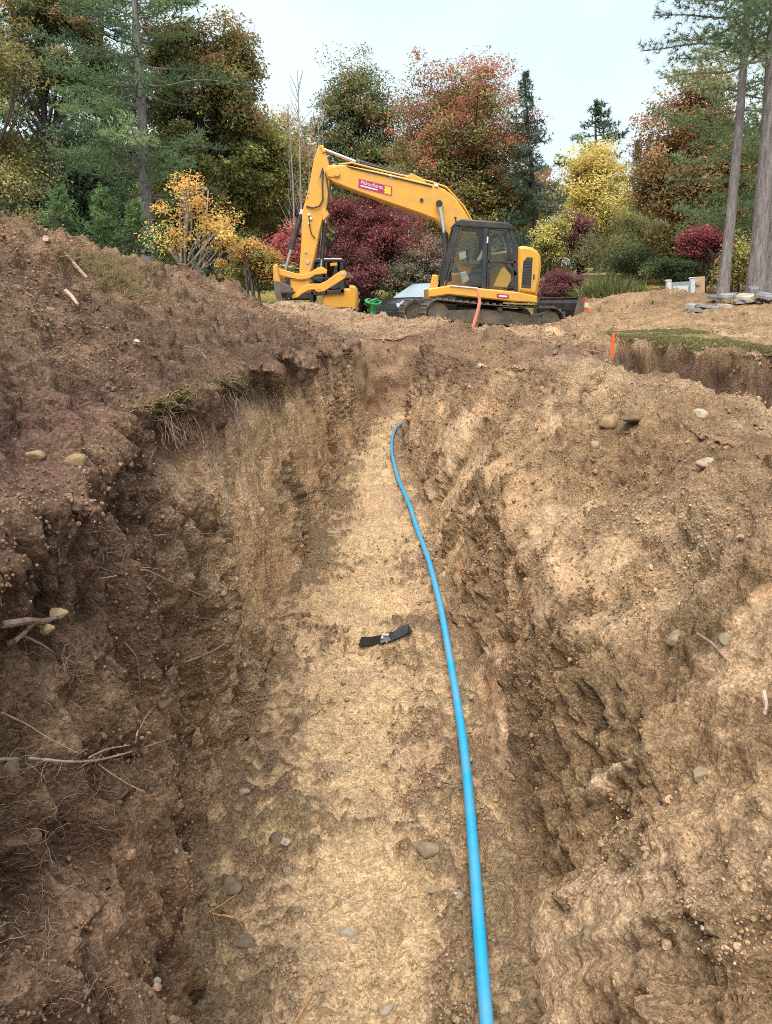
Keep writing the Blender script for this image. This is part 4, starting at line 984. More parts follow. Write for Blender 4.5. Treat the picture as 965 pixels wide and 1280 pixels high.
def build_excavator():
    base = np.array([2.5, 21.0, 0.95])
    ex = thing('excavator', base, 'large yellow tracked excavator with black cab, boom raised over the mound', 'excavator')
    # --- undercarriage, turned a little against the upper body
    yaw = math.radians(14); tilt = -0.065
    e1 = np.array([math.cos(yaw), math.sin(yaw), 0]); e2 = np.array([-math.sin(yaw), math.cos(yaw), 0])
    Cc = np.array([2.47, 21.0, 1.30])
    def und(v): return Cc + e1 * v[0] + e2 * v[1] + np.array([0, 0, v[2] + tilt * v[0]])
    def xf(mb): mb.v = [tuple(und(v)) for v in mb.v]; return mb
    Lh, Rr, W = 1.50, 0.345, 0.5
    path_len = 4 * Lh + 2 * math.pi * Rr; ns = 46
    for lat in (-1.0, 1.0):
        l0, l1 = lat - W / 2, lat + W / 2
        fr = MB().prism([(-Lh + .1, -.16), (Lh - .1, -.16), (Lh - .25, .12), (.4, .2), (-.4, .2), (-Lh + .25, .12)], l0 + .1, l1 - .1, 0.03)
        tr = xf(fr).build('track', M_DUST, ex)
        shoe_me = None
        for k in range(ns):
            s = path_len * k / ns
            if s < 2 * Lh: pos = (-Lh + s, Rr); ang = 0
            elif s < 2 * Lh + math.pi * Rr: a = (s - 2 * Lh) / Rr; pos = (Lh + Rr * math.sin(a), Rr * math.cos(a)); ang = -a
            elif s < 4 * Lh + math.pi * Rr: pos = (Lh - (s - 2 * Lh - math.pi * Rr), -Rr); ang = math.pi
            else: a = (s - 4 * Lh - math.pi * Rr) / Rr; pos = (-Lh - Rr * math.sin(a), -Rr * math.cos(a)); ang = math.pi - a
            if shoe_me is None:
                q = MB().prism([(-.088, 0), (.088, 0), (.088, .022), (.03, .022), (.02, .06), (-.0, .06), (-.01, .022), (-.088, .022)], -W / 2, W / 2)
                shoe_me = bpy.data.meshes.new('track_shoe'); shoe_me.from_pydata(q.v, [], q.f); shoe_me.materials.append(M_STEEL); shoe_me.update()
            o = bpy.data.objects.new('track_shoe', shoe_me); COL.objects.link(o); o.parent = tr
            sag = -0.035 * math.sin(math.pi * (pos[0] + Lh) / (2 * Lh)) if (ang == 0 and abs(pos[0]) < Lh) else 0
            o.location = Vector(und((pos[0], lat, pos[1] + sag)) - base)
            o.rotation_euler = (0, -ang + math.atan(-tilt), yaw)
        for wn_, s, r in (('sprocket', Lh, .27), ('idler_wheel', -Lh, .28)):
            q = MB().tube([(s, l0 + .14, 0), (s, l0 + .10, 0)], [r, r], 18).tube([(s, l0 + .09, 0), (s, l1 - .12, 0)], [r * .55, r * .55], 14).tube([(s, l0 + .07, 0), (s, l0 + .1, 0)], [.10, .12], 10)
            xf(q).build(wn_, M_STEEL, tr)
        for s in (-1.05, -.65, -.25, .15, .55, .95):
            xf(MB().tube([(s, l0 + .06, -.22), (s, l1 - .06, -.22)], .085, 12)).build('roller', M_DUST, tr)
        xf(MB().tube([(0.1, l0 + .06, .235), (0.1, l1 - .1, .235)], .06, 10)).build('carrier_roller', M_STEEL, tr)
    q = MB().box((-.9, -.8, -.1), (.9, .8, .28), .05).tube([(0, 0, .28), (0, 0, .62)], .62, 24)
    xf(q).build('car_body', M_BLK, ex)
    # --- dozer blade at the rear of the tracks
    BZ = 0.15
    prof = [(2.30, -.10), (2.24, .02), (2.21, .18), (2.24, .34), (2.32, .46), (2.35, .45), (2.28, .33), (2.255, .18), (2.28, .03), (2.36, -.10)]
    prof = [(a, b * 1.08 + BZ) for a, b in prof]
    q = MB().prism(prof, -1.25, 1.25); bl = xf(q).build('blade', M_BLK, ex)
    xf(MB().box((2.28, -1.25, .495 + BZ), (2.37, 1.25, .53 + BZ))).build('top_edge', M_DUST, bl)
    for l in (-1.262, 1.25):
        xf(MB().prism([(2.05, -.1 + BZ), (2.38, -.1 + BZ), (2.36, .5 + BZ), (2.2, .5 + BZ), (2.12, .2 + BZ)], l, l + .012)).build('end_plate', M_DUST, bl)
        x0 = l - .02 if l < 0 else l + .015
        mk = xf(MB().prism([(2.36, .08 + BZ), (2.49, .08 + BZ), (2.45, .50 + BZ), (2.38, .50 + BZ)], x0, x0 + .03)).build('marker', M_ORG, bl)
        xf(MB().prism([(2.362, .27 + BZ), (2.474, .27 + BZ), (2.462, .39 + BZ), (2.370, .39 + BZ)], x0 - .004, x0 + .034)).build('white_band', M_WHT, mk)
    for l in (-.5, .5):
        xf(MB().tube([(1.2, l, -.05), (2.25, l, .1 + BZ)], .07, 8)).build('push_arm', M_BLK, bl)
    # --- house: deck, engine body, counterweight
    Yn, Yf = 19.80, 22.15
    MB().prism(Q([(535, 361), (562, 356.5), (648, 365), (672, 370), (672, 379), (640, 377), (560, 368.5), (546, 371), (536, 372)], Yn), Yn, Yf, .03).build('deck', M_YEL, ex, smooth=True)
    MB().prism(Q([(541, 343), (551, 344), (551.5, 362), (537, 362)], Yn), Yn + .03, Yn + .35, .03).build('step_box', M_YEL, ex)
    MB().prism(Q([(541, 345), (560, 342), (590, 340), (592, 366), (541, 364)], 21.6), 21.55, Yf - .03, .05).build('tool_box', M_YEL, ex)
    MB().prism(Q([(597, 318), (650, 311), (652, 368), (596, 364)], 20.95), 20.95, Yf - .02, .06).build('engine_cover', M_YEL, ex)
    cw = MB().prism(Q([(648, 308.5), (654, 307), (664, 308.5), (672, 313), (676, 320), (677, 333), (675, 350), (671.5, 369), (646.5, 366)], Yn), Yn, Yf, .07).build('counterweight', M_YEL, ex, smooth=True)
    gr_ = Q([(654, 328), (658.5, 321.5), (666, 322), (663.5, 360.5), (651.5, 359.5)], Yn - .004)
    MB().prism(Q([(652.5, 327), (657.5, 319.5), (668, 320.3), (665.2, 362.5), (649.8, 361.3)], Yn), Yn - .006, Yn + .02).build('grille_frame', M_YEL, cw)
    gp = MB().prism(gr_, Yn - .012, Yn + .01).build('grille', M_GRILL, cw)
    for i in range(9):
        t = (i + .7) / 10; y = 324 + 34 * t
        MB().prism(Q(bar_poly((654.3 - 1.6 * t, y), (664.6 - 1.3 * t, y + .8), .55), Yn), Yn - .02, Yn - .011).build('louvre', M_BLK, gp)
    MB().prism(Q(bar_poly((667.5, 343), (667, 349), .7), Yn), Yn - .02, Yn).build('latch', M_BLK, cw)
    MB().prism(Q([(621, 367), (636, 368.4), (636, 373.4), (621, 372)], Yn - .006), Yn - .008, Yn - .001).build('sticker', M_STK, ex)
    MB().prism(Q([(623.5, 368.7), (634, 369.7), (634, 371.6), (623.5, 370.6)], Yn - .01), Yn - .011, Yn - .007).build('sticker_print', M_WHT, ex)
    # --- cab
    cn, cf = 19.83, 20.86
    cab = MB().prism(Q([(567, 281), (570, 276.5), (576, 273.5), (634, 278), (641, 281.5), (643, 286), (640, 287.5), (570, 283)], cn), cn - .02, cf + .03, .03).build('cab', M_BLK, ex, smooth=True)
    frames = [((549.5, 361), (572.5, 280), 3.6), ((556, 361.5), (577, 283), 1.4), ((607.5, 283), (604.5, 361), 2.6), ((612, 284), (609.5, 361), 1.2), ((637, 284), (643.5, 303), 2.4), ((643.5, 302), (645.5, 364), 2.6),
              ((547, 361), (647, 365), 2.2), ((572, 281.5), (638, 285.5), 2.2), ((608, 326.5), (645, 328), 1.7), ((634, 329), (645, 344), 2.6), ((611, 285.5), (638, 288.5), 1.2)]
    for a, b, w in frames:
        MB().prism(Q(bar_poly(a, b, w), cn), cn, cn + .07, .008).build('frame_post', M_BLK, cab)
    for a, b, w in frames[:1] + frames[2:3] + frames[4:8]:
        MB().prism(Q(bar_poly(a, b, w), cn), cf - .07, cf, .008).build('frame_post', M_BLK, cab)
    for c in ((549.5, 360), (571, 282), (641, 286), (645, 360), (645, 328)):
        MB().prism(Q(round_poly(c, 2.6, 8), cn), cn + .06, cf - .06).build('cross_bar', M_BLK, cab)
    MB().prism(Q([(560, 357), (579.5, 285), (605, 286), (602, 358.5)], cn), cn + .03, cn + .036).build('door_glass', M_GLASS, cab)
    MB().prism(Q([(613, 287), (635.5, 288.5), (641.5, 304), (642.5, 325), (611.5, 324.5)], cn), cn + .03, cn + .036).build('rear_glass', M_GLASS, cab)
    MB().prism(Q([(611.5, 329), (632, 329.5), (643, 345), (643, 360.5), (610, 359)], cn), cn + .03, cn + .036).build('lower_glass', M_GLASS, cab)
    MB().prism(Q([(553.0, 359), (574, 283), (575, 283), (554, 359)], cn), cn + .08, cf - .08).build('windshield', M_GLASS, cab)
    MB().prism(Q([(579.5, 285), (605, 286), (640, 290), (642, 330), (575, 330), (572, 310)], cn), cf - .04, cf - .034).build('far_glass', M_GLASS, cab)
    MB().prism(Q([(617, 357.5), (627.5, 335), (631, 334), (639, 343), (639.5, 350), (634, 359)], cn), cn + .05, cn + .09).build('inner_panel', M_YEL, cab)
    st = MB().prism(Q([(592, 333), (610, 334), (612, 342), (590, 341)], cn + .3), cn + .28, cn + .78, .03).build('seat', M_SEAT, cab)
    MB().prism(Q([(607, 300), (613, 299), (615, 336), (608, 337)], cn + .3), cn + .3, cn + .76, .03).build('seat_back', M_SEAT, st)
    MB().prism(Q([(608, 292), (613, 292), (613.5, 299), (608, 299)], cn + .3), cn + .4, cn + .66, .02).build('head_rest', M_SEAT, st)
    MB().prism(Q([(586, 342), (612, 342), (612, 358), (588, 358)], cn + .3), cn + .25, cn + .8, .03).build('seat_box', M_BLK, st)
    MB().prism(Q(bar_poly((598, 326), (604, 314), 2.1), cn + .2), cn + .18, cn + .26, .01).build('arm_rest', M_BEIGE, st)
    MB().prism(Q([(585, 326), (600, 325), (601, 331), (586, 332)], cn + .2), cn + .16, cn + .28, .02).build('console', M_SEAT, cab)
    for x, yy in ((587, cn + .2), (585, cn + .85)):
        MB().tube([P(x, 327, yy), P(x - 1.5, 318, yy), P(x - 2.5, 313, yy)], [.018, .016, .028], 8).build('joystick', M_BLK, cab)
    MB().prism(Q([(573.5, 316), (582, 313.5), (583, 322), (575, 325)], cn + .4), cn + .4, cn + .42).build('paper', M_WHT, cab)
    MB().prism(Q([(574, 341), (582, 339), (588, 350), (578, 356)], cn + .4), cn + .3, cn + .5, .03).build('pedal_cover', M_BEIGE, cab)
    MB().prism(Q(bar_poly((609.6, 296), (609.2, 304), .9), cn - .02), cn - .035, cn - .005, .005).build('handle', M_WHT, cab)
    MB().tube([P(558, 310, cn - .05), P(553, 330, cn - .07), P(548, 352, cn - .05)], .016, 8).build('grab_rail', M_BLK, cab)
    mb_ = MB().tube([P(570, 277, cn), P(568.5, 271, cn), P(571, 273, cn)], .02, 6).build('work_light', M_BLK, cab)
    MB().prism(Q([(562.5, 356.2), (597, 359.2), (597, 360.6), (562.5, 357.6)], cn - .05), cn - .06, cn - .03).build('door_sill', M_WHT, cab)
    MB().tube([P(549, 347, 19.8), P(541, 330, 19.6), P(545, 318, 19.6)], .012, 6).build('mirror_arm', M_BLK, ex)
    # --- boom
    B0, B1 = 20.98, 21.50
    bm_out = [(407, 212), (411, 206.5), (430, 206), (470, 213.5), (500, 220.5), (540, 230), (556, 236.5), (568, 246), (578, 259), (589, 277), (597, 300), (602, 330), (600, 350), (586, 352), (572, 330), (566, 310), (561, 296), (553, 283), (544, 274), (524, 266.5), (480, 251.5), (440, 237), (417, 228), (408, 221)]
    boom = MB().prism(Q(bm_out, B0), B0, B1, .03).build('boom', M_YEL, ex, smooth=True)
    MB().prism(Q([(408, 211), (421, 208.5), (424, 215), (420, 221.5), (410, 221)], B0 - .02), B0 - .03, B0, .01).build('pin_boss', M_YEL, boom)
    MB().prism(Q(round_poly((421, 217), 4), B0 - .05), B0 - .06, B0 - .025, .01).build('pin', M_YEL, boom)
    sp = Q([(448.5, 223.5), (490, 233.5), (489.5, 245), (448, 234.5)], B0)
    MB().prism(Q([(447.6, 222.2), (491.2, 232.6), (490.6, 246.2), (447, 235.6)], B0), B0 - .004, B0 + .002).build('sticker_border', M_PINK, boom)
    s1 = MB().prism(sp, B0 - .008, B0 - .003).build('sticker', M_STK, boom)
    MB().prism(Q([(480.2, 232.2), (488.7, 234.3), (488.3, 243.6), (479.7, 241.4), (481.4, 239), (479, 237.5), (481.6, 235.6)], B0 - .008), B0 - .013, B0 - .0075).build('sticker_yellow_block', M_STY, boom)
    MB().prism(Q([(450.6, 231.2), (472, 236.7), (471.9, 238.2), (450.5, 232.8)], B0 - .008), B0 - .012, B0 - .0075).build('sticker_print', M_WHT, boom)
    o_ = P(450.6, 229.6, B0 - .008); d_ = P(474, 235.5, B0 - .008) - o_
    text_mesh('MiltonRents', 0.118, 'lettering', M_WHT, boom, o_, d_, np.cross(np.array([0, -1, 0]), d_))
    MB().tube([P(415, 207, B0 + .1), P(440, 203.5, B0 + .1), P(470, 211.5, B0 + .1), P(500, 218.5, B0 + .1), P(540, 227.5, B0 + .1), P(558, 234, B0 + .1), P(580, 258, B0 + .1), P(590, 276, B0 + .1)], .025, 6).build('pipe_run', M_YEL, boom)
    MB().tube([P(400, 222, B0 - .05), P(404, 207, B0 + .1), P(418, 205, B0 + .1), P(440, 209.5, B0 - .02), P(470, 216.5, B0 - .02), P(500, 223.5, B0 - .02), P(540, 233, B0 - .02)], .018, 6).build('hydraulic_hose', M_HOSE, boom)
    for px, py in ((486, 221.5), (543, 233)):
        MB().prism(Q([(px, py), (px + 5, py + 1.2), (px + 5, py - 2.5), (px, py - 3.7)], B0 - .03), B0 - .03, B0 + .25, .01).build('work_lamp', M_WHT, boom)
    MB().prism(Q(round_poly((527, 250), 2.3, 10), B0 - .01), B0 - .03, B0 + .01).build('boss', M_BLK, boom)
    MB().prism(Q([(506, 222), (515, 217), (528, 223), (533, 229), (520, 228)], B0 + .1), B0 + .05, B1 - .05, .02).build('cylinder_bracket', M_YEL, boom)
    # stick cylinder on top
    sc_ = cyl_px(MB(), (446, 203.2), (511, 221), .075, 21.24, 14).build('stick_cylinder', M_BLK, ex, smooth=True)
    cyl_px(MB(), (405, 187), (447, 203.4), .042, 21.24).build('rod', M_CHROME, sc_, smooth=True)
    cyl_px(MB(), (444.5, 202.3), (451, 204.9), .092, 21.24, 14).build('gland', M_BLK, sc_)
    MB().tube([P(450, 201.5, 21.12), P(480, 209, 21.12), P(510, 217.5, 21.12), P(522, 216.5, 21.12), P(534, 227, 21.12)], .016, 6).build('hydraulic_hose', M_HOSE, sc_)
    # hoist cylinders
    for yy in (20.86, 21.62):
        h = cyl_px(MB(), (555.5, 291), (561, 352), .085, yy, 14).build('hoist_cylinder', M_BLK, ex, smooth=True)
        cyl_px(MB(), (549.5, 256), (556, 294), .05, yy).build('rod', M_CHROME, h, smooth=True)
        MB().tube([P(549, 254.5, yy - .07), P(549, 254.5, yy + .07)], .085, 14).build('rod_eye', M_BLK, h)
    # --- stick
    S0, S1 = 21.04, 21.42
    stick = MB().prism(Q([(398, 183), (402, 181), (406, 189), (411, 204), (412.5, 220), (410.5, 245), (407.5, 261), (410.5, 268), (403, 275), (399, 292), (394, 318), (388, 340), (385, 347), (374, 347), (374.5, 330), (377, 300), (377.5, 268), (380, 256), (385.5, 238), (389, 217), (392.5, 199)], S0), S0, S1, .02).build('stick', M_YEL, ex, smooth=True)
    MB().prism(Q([(399, 181.5), (404, 181), (407, 190), (403, 191.5)], S0 - .03), S0 - .04, S1 + .04, .02).build('rod_clevis', M_YEL, stick)
    MB().tube([P(404, 213, S0 - .03), P(403, 230, S0 - .05), P(403.5, 250, S0 - .05), P(399, 258, S0 - .05), P(391, 260, S0 - .04), P(383, 258, S0 - .02)], .02, 6).build('hydraulic_hose', M_HOSE, stick)
    MB().tube([P(407, 216, S0 - .02), P(410, 235, S0 - .05), P(411.5, 250, S0 - .05), P(408, 262, S0 - .03)], .018, 6).build('hydraulic_hose', M_HOSE, stick)
    MB().tube([P(386.5, 270, S0 - .04), P(387, 283, S0 - .05), P(389.5, 293, S0 - .04), P(394, 298, S0 - .02)], .014, 6).build('hydraulic_hose', M_HOSE, stick)
    for c in ((386, 268), (388.5, 273), (386.5, 279)): MB().prism(Q(round_poly(c, 1.6, 8), S0 - .04), S0 - .05, S0 + .01).build('hose_fitting', M_WHT, stick)
    for c, r in (((384, 246), 1.3), ((382, 315), 1.4), ((384.5, 327.5), 2.6), ((386, 241), .9)): MB().prism(Q(round_poly(c, r, 10), S0 - .01), S0 - .025, S0 + .01, .004).build('pin', M_BEIGE, stick)
    MB().prism(Q([(407, 259), (411.5, 268), (404, 276), (402, 266)], S0 - .01), S0 - .02, S1 + .02, .01).build('thumb_bracket', M_YEL, stick)
    # bucket cylinder on the outer side, thumb cylinder on the inner side
    bc = MB().tube([P(377, 268, 21.23), P(369.5, 290, 21.23), P(364.5, 309, 21.23)], [.06, .075, .075], 12).build('bucket_cylinder', M_BLK, ex, smooth=True)
    cyl_px(MB(), (364.8, 308), (356.3, 338), .04, 21.23).build('rod', M_CHROME, bc, smooth=True)
    cyl_px(MB(), (378.5, 262), (376, 270), .055, 21.23).build('cylinder_eye', M_WHT, bc)
    cyl_px(MB(), (365.8, 305), (363.8, 312), .09, 21.23).build('gland', M_BLK, bc)
    tc_ = cyl_px(MB(), (406.3, 279), (402, 324), .055, 21.23).build('thumb_cylinder', M_BLK, ex, smooth=True)
    cyl_px(MB(), (402, 323), (401, 337), .03, 21.23).build('rod', M_CHROME, tc_, smooth=True)
    cyl_px(MB(), (407, 275.5), (406.3, 281), .045, 21.23).build('cylinder_eye', M_CHROME, tc_)
    # linkage, thumb and bucket
    for y0 in (20.93, 21.45):
        MB().prism(Q([(345.5, 338), (348, 335), (357, 338), (370, 341.5), (378, 343), (388, 340), (397, 334.5), (404, 334), (409, 337.5), (408, 342), (402, 342.5), (394, 343.5), (387, 348), (377, 350), (362, 347.5), (348, 343.5)], y0), y0, y0 + .08, .015).build('bucket_link', M_YEL, ex)
        th = MB().prism(Q([(364, 370), (370, 365.5), (376, 361), (381, 356.5), (390, 354.5), (400, 354.5), (408, 351), (418, 343.5), (426, 338.5), (431, 338), (434, 342), (432, 347), (424, 352.5), (414, 359), (405, 364), (398, 365.5), (392, 362), (386, 363), (378, 367), (372, 372), (365, 373.5)], y0), y0, y0 + .08, .015).build('thumb', M_YEL, ex)
        MB().prism(Q(round_poly((428.5, 342.5), 2.2, 10), y0), y0 - .012, y0 + .09, .004).build('pin', M_BEIGE, th)
        MB().prism(Q(round_poly((399, 359.5), 2.6, 10), y0), y0 - .012, y0 + .09, .004).build('pin', M_YEL, th)
        MB().prism(Q([(433, 338.5), (438, 341.5), (443, 347.5), (437, 346.5), (432, 347)], y0), y0 + .005, y0 + .07).build('tip', M_DUST, th)
    MB().prism(Q([(341, 334), (343.5, 329.5), (347, 331), (348, 342), (351, 356), (354, 368), (347, 366), (341.5, 350)], 20.85), 20.85, 21.60, .03).build('coupler', M_YEL, ex)
    MB().prism(Q([(362, 349), (388, 349), (386, 366), (364, 366)], 21.0), 21.0, 21.45, .03).build('coupler_block', M_YEL, ex)
    bk_out = [(341.5, 350), (343, 366), (350, 384), (364, 396), (384, 400), (402, 396), (398, 392), (384, 394), (366, 390), (355, 380), (351, 366), (365, 366), (365, 360), (350, 352)]
    MB().prism(Q(bk_out, 20.75), 20.75, 21.75, .01).build('bucket', M_STEEL, ex)
    for i in range(5):
        y0 = 20.78 + i * .21
        MB().prism(Q([(400, 391), (414, 390), (402, 397)], y0), y0, y0 + .09).build('bucket_tooth', M_STEEL, ex)
    return ex
build_excavator()

def build_other_machine():
    Y = 25.0; base = P(415, 392, Y)
    r = thing('small_excavator', base, 'second yellow machine with black cab half hidden behind the raised bucket', 'machine')
    MB().prism(Q([(404, 360), (436, 360.5), (437, 356.5), (443, 357), (445.5, 361), (446, 380), (445, 392), (402, 392)], Y), Y, Y + 1.6, .06).build('body', M_YEL, r, smooth=True)
    cab = MB().prism(Q([(388, 326), (391, 322.5), (426, 322.5), (429, 325), (429, 327.5), (388, 328.5)], Y - .1), Y - .1, Y + 1.2, .03).build('cab', M_BLK, r)
    for a, b, w in (((391, 326), (389, 390), 2), ((408, 326), (408, 368), 1.3), ((427, 326), (428, 366), 2.2), ((389, 367), (430, 364), 2.4), ((389, 348), (428, 348), .9)):
        for y0 in (Y - .08, Y + 1.1): MB().prism(Q(bar_poly(a, b, w), Y), y0, y0 + .07, .008).build('frame_post', M_BLK, cab)
    mg = glass_mat('dark_green_glass', (0.10, 0.16, 0.14), 0.08)
    MB().prism(Q([(391, 327), (427, 327), (428, 366), (390, 368)], Y), Y - .03, Y - .02).build('side_glass', mg, cab)
    MB().prism(Q([(391, 327), (427, 327), (428, 366), (390, 368)], Y), Y + 1.05, Y + 1.06).build('far_glass', mg, cab)
    MB().prism(Q([(400, 345), (414, 345), (414, 366), (398, 366)], Y), Y + .3, Y + .8, .04).build('seat', M_SEAT, cab)
    MB().prism(Q([(413, 329), (421, 328), (422, 332), (413, 333)], Y - .05), Y - .1, Y - .04, .01).build('work_lamp', M_YEL, cab)
    MB().prism(Q([(399, 322.6), (427, 322.8), (427, 324.2), (399, 324)], Y - .12), Y - .13, Y - .1).build('roof_trim', M_WHT, cab)
    MB().prism(Q([(348, 330), (374, 336), (390, 338), (390, 375), (348, 375)], Y + .4), Y + .4, Y + 1.4, .05).build('hood', M_BLK, r)
    MB().prism(Q([(347, 329), (374, 335), (374, 336.5), (347, 330.7)], Y + .38), Y + .37, Y + 1.42).build('hood_trim', M_WHT, r)
    for y0 in (Y, Y + 1.15):
        MB().prism(Q([(385, 386), (390, 383), (440, 383), (446, 387), (446, 398), (440, 401), (390, 401), (385, 397)], Y), y0, y0 + .4, .03).build('track', M_RUB, r)
build_other_machine()

def build_car():
    M_CAR = plain('black_car_paint', (0.018, 0.02, 0.024), 0.22, 0, 0.05, 3, coat=0.6)
    M_WS = plain('windshield_sky_reflection', (0.34, 0.43, 0.48), 0.08, 0, 0.12, 1.5, coat=1.0)  # pale blue-grey base colour paints the reflected sky into the windshield
    ctr = P(537, 390, 30.0); g, _ = drop(ctr[0], 30.0); ctr[2] = g[2] - 0.05
    r = thing('parked_car', ctr, 'black parked car with pale windshield between the Japanese maple and excavator', 'car')
    ya = math.radians(222); f = np.array([math.cos(ya), math.sin(ya), 0]); s = np.array([-f[1], f[0], 0]); zo = 0.42
    def w(v): return ctr + f * v[0] + s * v[1] + np.array([0, 0, v[2] * 0.93 + zo * 0])
    def loft(sections):
        mb = MB(); n = len(sections[0]); vs_ = [w(p) for sec in sections for p in sec]; fs = []
        for i in range(len(sections) - 1):
            for k in range(n): fs.append((i*n + k, i*n + (k+1) % n, (i+1)*n + (k+1) % n, (i+1)*n + k))
        fs.append(tuple(range(n))[::-1]); fs.append(tuple(range((len(sections)-1)*n, len(sections)*n)))
        return mb.add(vs_, fs)
    def sec(x, hw, z0, z1): return [(x, -hw, z0), (x, hw, z0), (x, hw + .02, (z0 + z1) / 2), (x, hw - .03, z1 - .08), (x, hw - .14, z1), (x, -hw + .14, z1), (x, -hw + .03, z1 - .08), (x, -hw - .02, (z0 + z1) / 2)]
    loft([sec(2.3, .72, .35, .78), sec(2.1, .86, .28, .98), (sec(1.0, .91, .25, 1.08)), sec(-1.2, .92, .25, 1.1), sec(-2.1, .88, .3, 1.08), sec(-2.3, .8, .4, .95)]).build('body', M_CAR, r, smooth=True)
    loft([sec(.25, .74, 1.07, 1.62), sec(-.2, .74, 1.07, 1.70), sec(-1.3, .74, 1.07, 1.68), sec(-1.9, .7, 1.07, 1.5)]).build('cabin', M_CAR, r, smooth=True)
    q = MB().add([w(p) for p in ((1.15, -.80, 1.06), (1.15, .80, 1.06), (.28, .64, 1.60), (.28, -.64, 1.60), (1.13, -.80, 1.03), (1.13, .80, 1.03), (.24, .64, 1.57), (.24, -.64, 1.57))],
                 [(0, 1, 2, 3), (7, 6, 5, 4), (0, 4, 5, 1), (1, 5, 6, 2), (2, 6, 7, 3), (3, 7, 4, 0)]); q.build('windshield', M_WS, r)
    for y in (-.755, .755):
        q = MB().add([w(p) for p in ((.15, y, 1.12), (-1.75, y, 1.12), (-1.6, y * .97, 1.5), (-.1, y * .97, 1.56), (.15, y * 1.012, 1.12), (-1.75, y * 1.012, 1.12), (-1.6, y * .985, 1.5), (-.1, y * .985, 1.56))],
                     [(0, 1, 2, 3), (7, 6, 5, 4), (0, 4, 5, 1), (1, 5, 6, 2), (2, 6, 7, 3), (3, 7, 4, 0)]); q.build('side_window', M_GRILL, r)
    for x in (1.4, -1.4):
        for y in (-.8, .8):
            wh = MB().tube([w((x, y - .11, .33)), w((x, y + .11, .33))], .33, 18).build('wheel', M_RUB, r)
            MB().tube([w((x, y * 1.16, .33)), w((x, y * 1.13, .33))], .2, 12).build('rim', M_CHROME, wh)
    for y in (-.62, .62):
        MB().tube([w((2.14, y, .72)), w((2.27, y, .72))], [.13, .1], 10).build('headlight', M_WHT, r)
        MB().tube([w((.75, y * 1.65, 1.12)), w((.7, y * 1.65, 1.2))], [.09, .08], 8).build('mirror', M_CAR, r)
    q = MB().add([w(p) for p in ((2.31, -.45, .5), (2.31, .45, .5), (2.26, .45, .7), (2.26, -.45, .7), (2.28, -.45, .5), (2.28, .45, .5), (2.22, .45, .7), (2.22, -.45, .7))],
                 [(0, 1, 2, 3), (7, 6, 5, 4), (0, 4, 5, 1), (1, 5, 6, 2), (2, 6, 7, 3), (3, 7, 4, 0)]); q.build('grille', M_GRILL, r)
build_car()

# ------------------------------------------------------------------ the pipe and small things in the trench
M_PIPE = plain('blue_plastic', (0.010, 0.28, 0.52), 0.36, 0, 0.05, 4, 0, 40, (0.25, 0.26, 0.22), 0.4)
def build_pipe():
    ctl = [(0.20, 0.2), (0.215, 0.8), (0.233, 1.444), (0.254, 1.764), (0.277, 2.172), (0.302, 2.705), (0.303, 3.174), (0.30, 3.917), (0.27, 4.871), (0.201, 6.099), (0.113, 7.289), (0.062, 8.51), (0.075, 9.4), (0.14, 10.3), (0.27, 10.9), (0.48, 11.3), (0.9, 11.75), (1.5, 12.2)]
    ctl = np.array(ctl); t = np.concatenate([[0], np.cumsum(np.linalg.norm(np.diff(ctl, axis=0), axis=1))])
    tt = np.linspace(0, t[-1], 130)
    x = np.interp(tt, t, ctl[:, 0]); y = np.interp(tt, t, ctl[:, 1])
    x, y = smooth1(x, 7), smooth1(y, 7)
    z = np.array([drop(a, b, 0.5)[0][2] for a, b in zip(x, y)])
    z = np.array([z[max(0, i - 3):i + 4].max() for i in range(len(z))]); z = smooth1(z, 9) + 0.012
    MB().tube(np.stack([x, y, z], 1), 0.0175, 16).build('water_pipe', M_PIPE, None, smooth=True, loc=(x[8], y[8], z[8]))
    tag(bpy.data.objects['water_pipe'], 'bright blue plastic water pipe running along the trench floor', 'pipe')
build_pipe()

def ribbon(name, pts, width, mat, label, cat, thick=0.003, twist=None):
    pts = np.array(pts); n = len(pts); vs_ = []; fs = []
    for i in range(n):
        t = pts[min(i + 1, n - 1)] - pts[max(i - 1, 0)]; t /= np.linalg.norm(t)
        a = np.cross(t, [0, 0, 1.0]); a /= np.linalg.norm(a); up = np.cross(a, t)
        an = 0 if twist is None else twist[i]
        d = a * math.cos(an) + up * math.sin(an); e = np.cross(d, t)
        for sd, q in ((-1, -1), (1, -1), (1, 1), (-1, 1)): vs_.append(pts[i] + d * sd * width / 2 + e * q * thick / 2)
    for i in range(n - 1):
        for k in range(4): fs.append((i*4 + k, i*4 + (k+1) % 4, (i+1)*4 + (k+1) % 4, (i+1)*4 + k))
    fs.append((3, 2, 1, 0)); k = (n - 1) * 4; fs.append((k, k + 1, k + 2, k + 3))
    root = thing(name, pts[0], label, cat)
    return root, MB().add(vs_, fs)
M_TAPE = plain('black_tape', (0.018, 0.018, 0.02), 0.35, 0, 0.3, 30)
tp = []
for px, py in ((450, 808), (462, 806), (476, 804.5), (486, 802), (496, 797.5), (505, 793.5), (513, 790)):
    h, _ = hit(px, py); tp.append(h + np.array([0, 0, 0.012 + 0.006 * math.sin(px * .35) + .012]))
tape_root, q = ribbon('black_strap', tp, 0.05, M_TAPE, 'crumpled black plastic strap lying across the trench floor', 'strap', 0.004, [-0.7, -0.75, -0.6, -0.5, -0.2, -0.4, -0.6])
strap_o = q.build('strip', M_TAPE, tape_root)
h, _ = hit(478, 803.5)
MB().box(h + np.array([-.004, -.012, .026]), h + np.array([.004, .012, .033]), .001).build('white_mark', M_WHT, tape_root)
h2, _ = hit(481, 799)
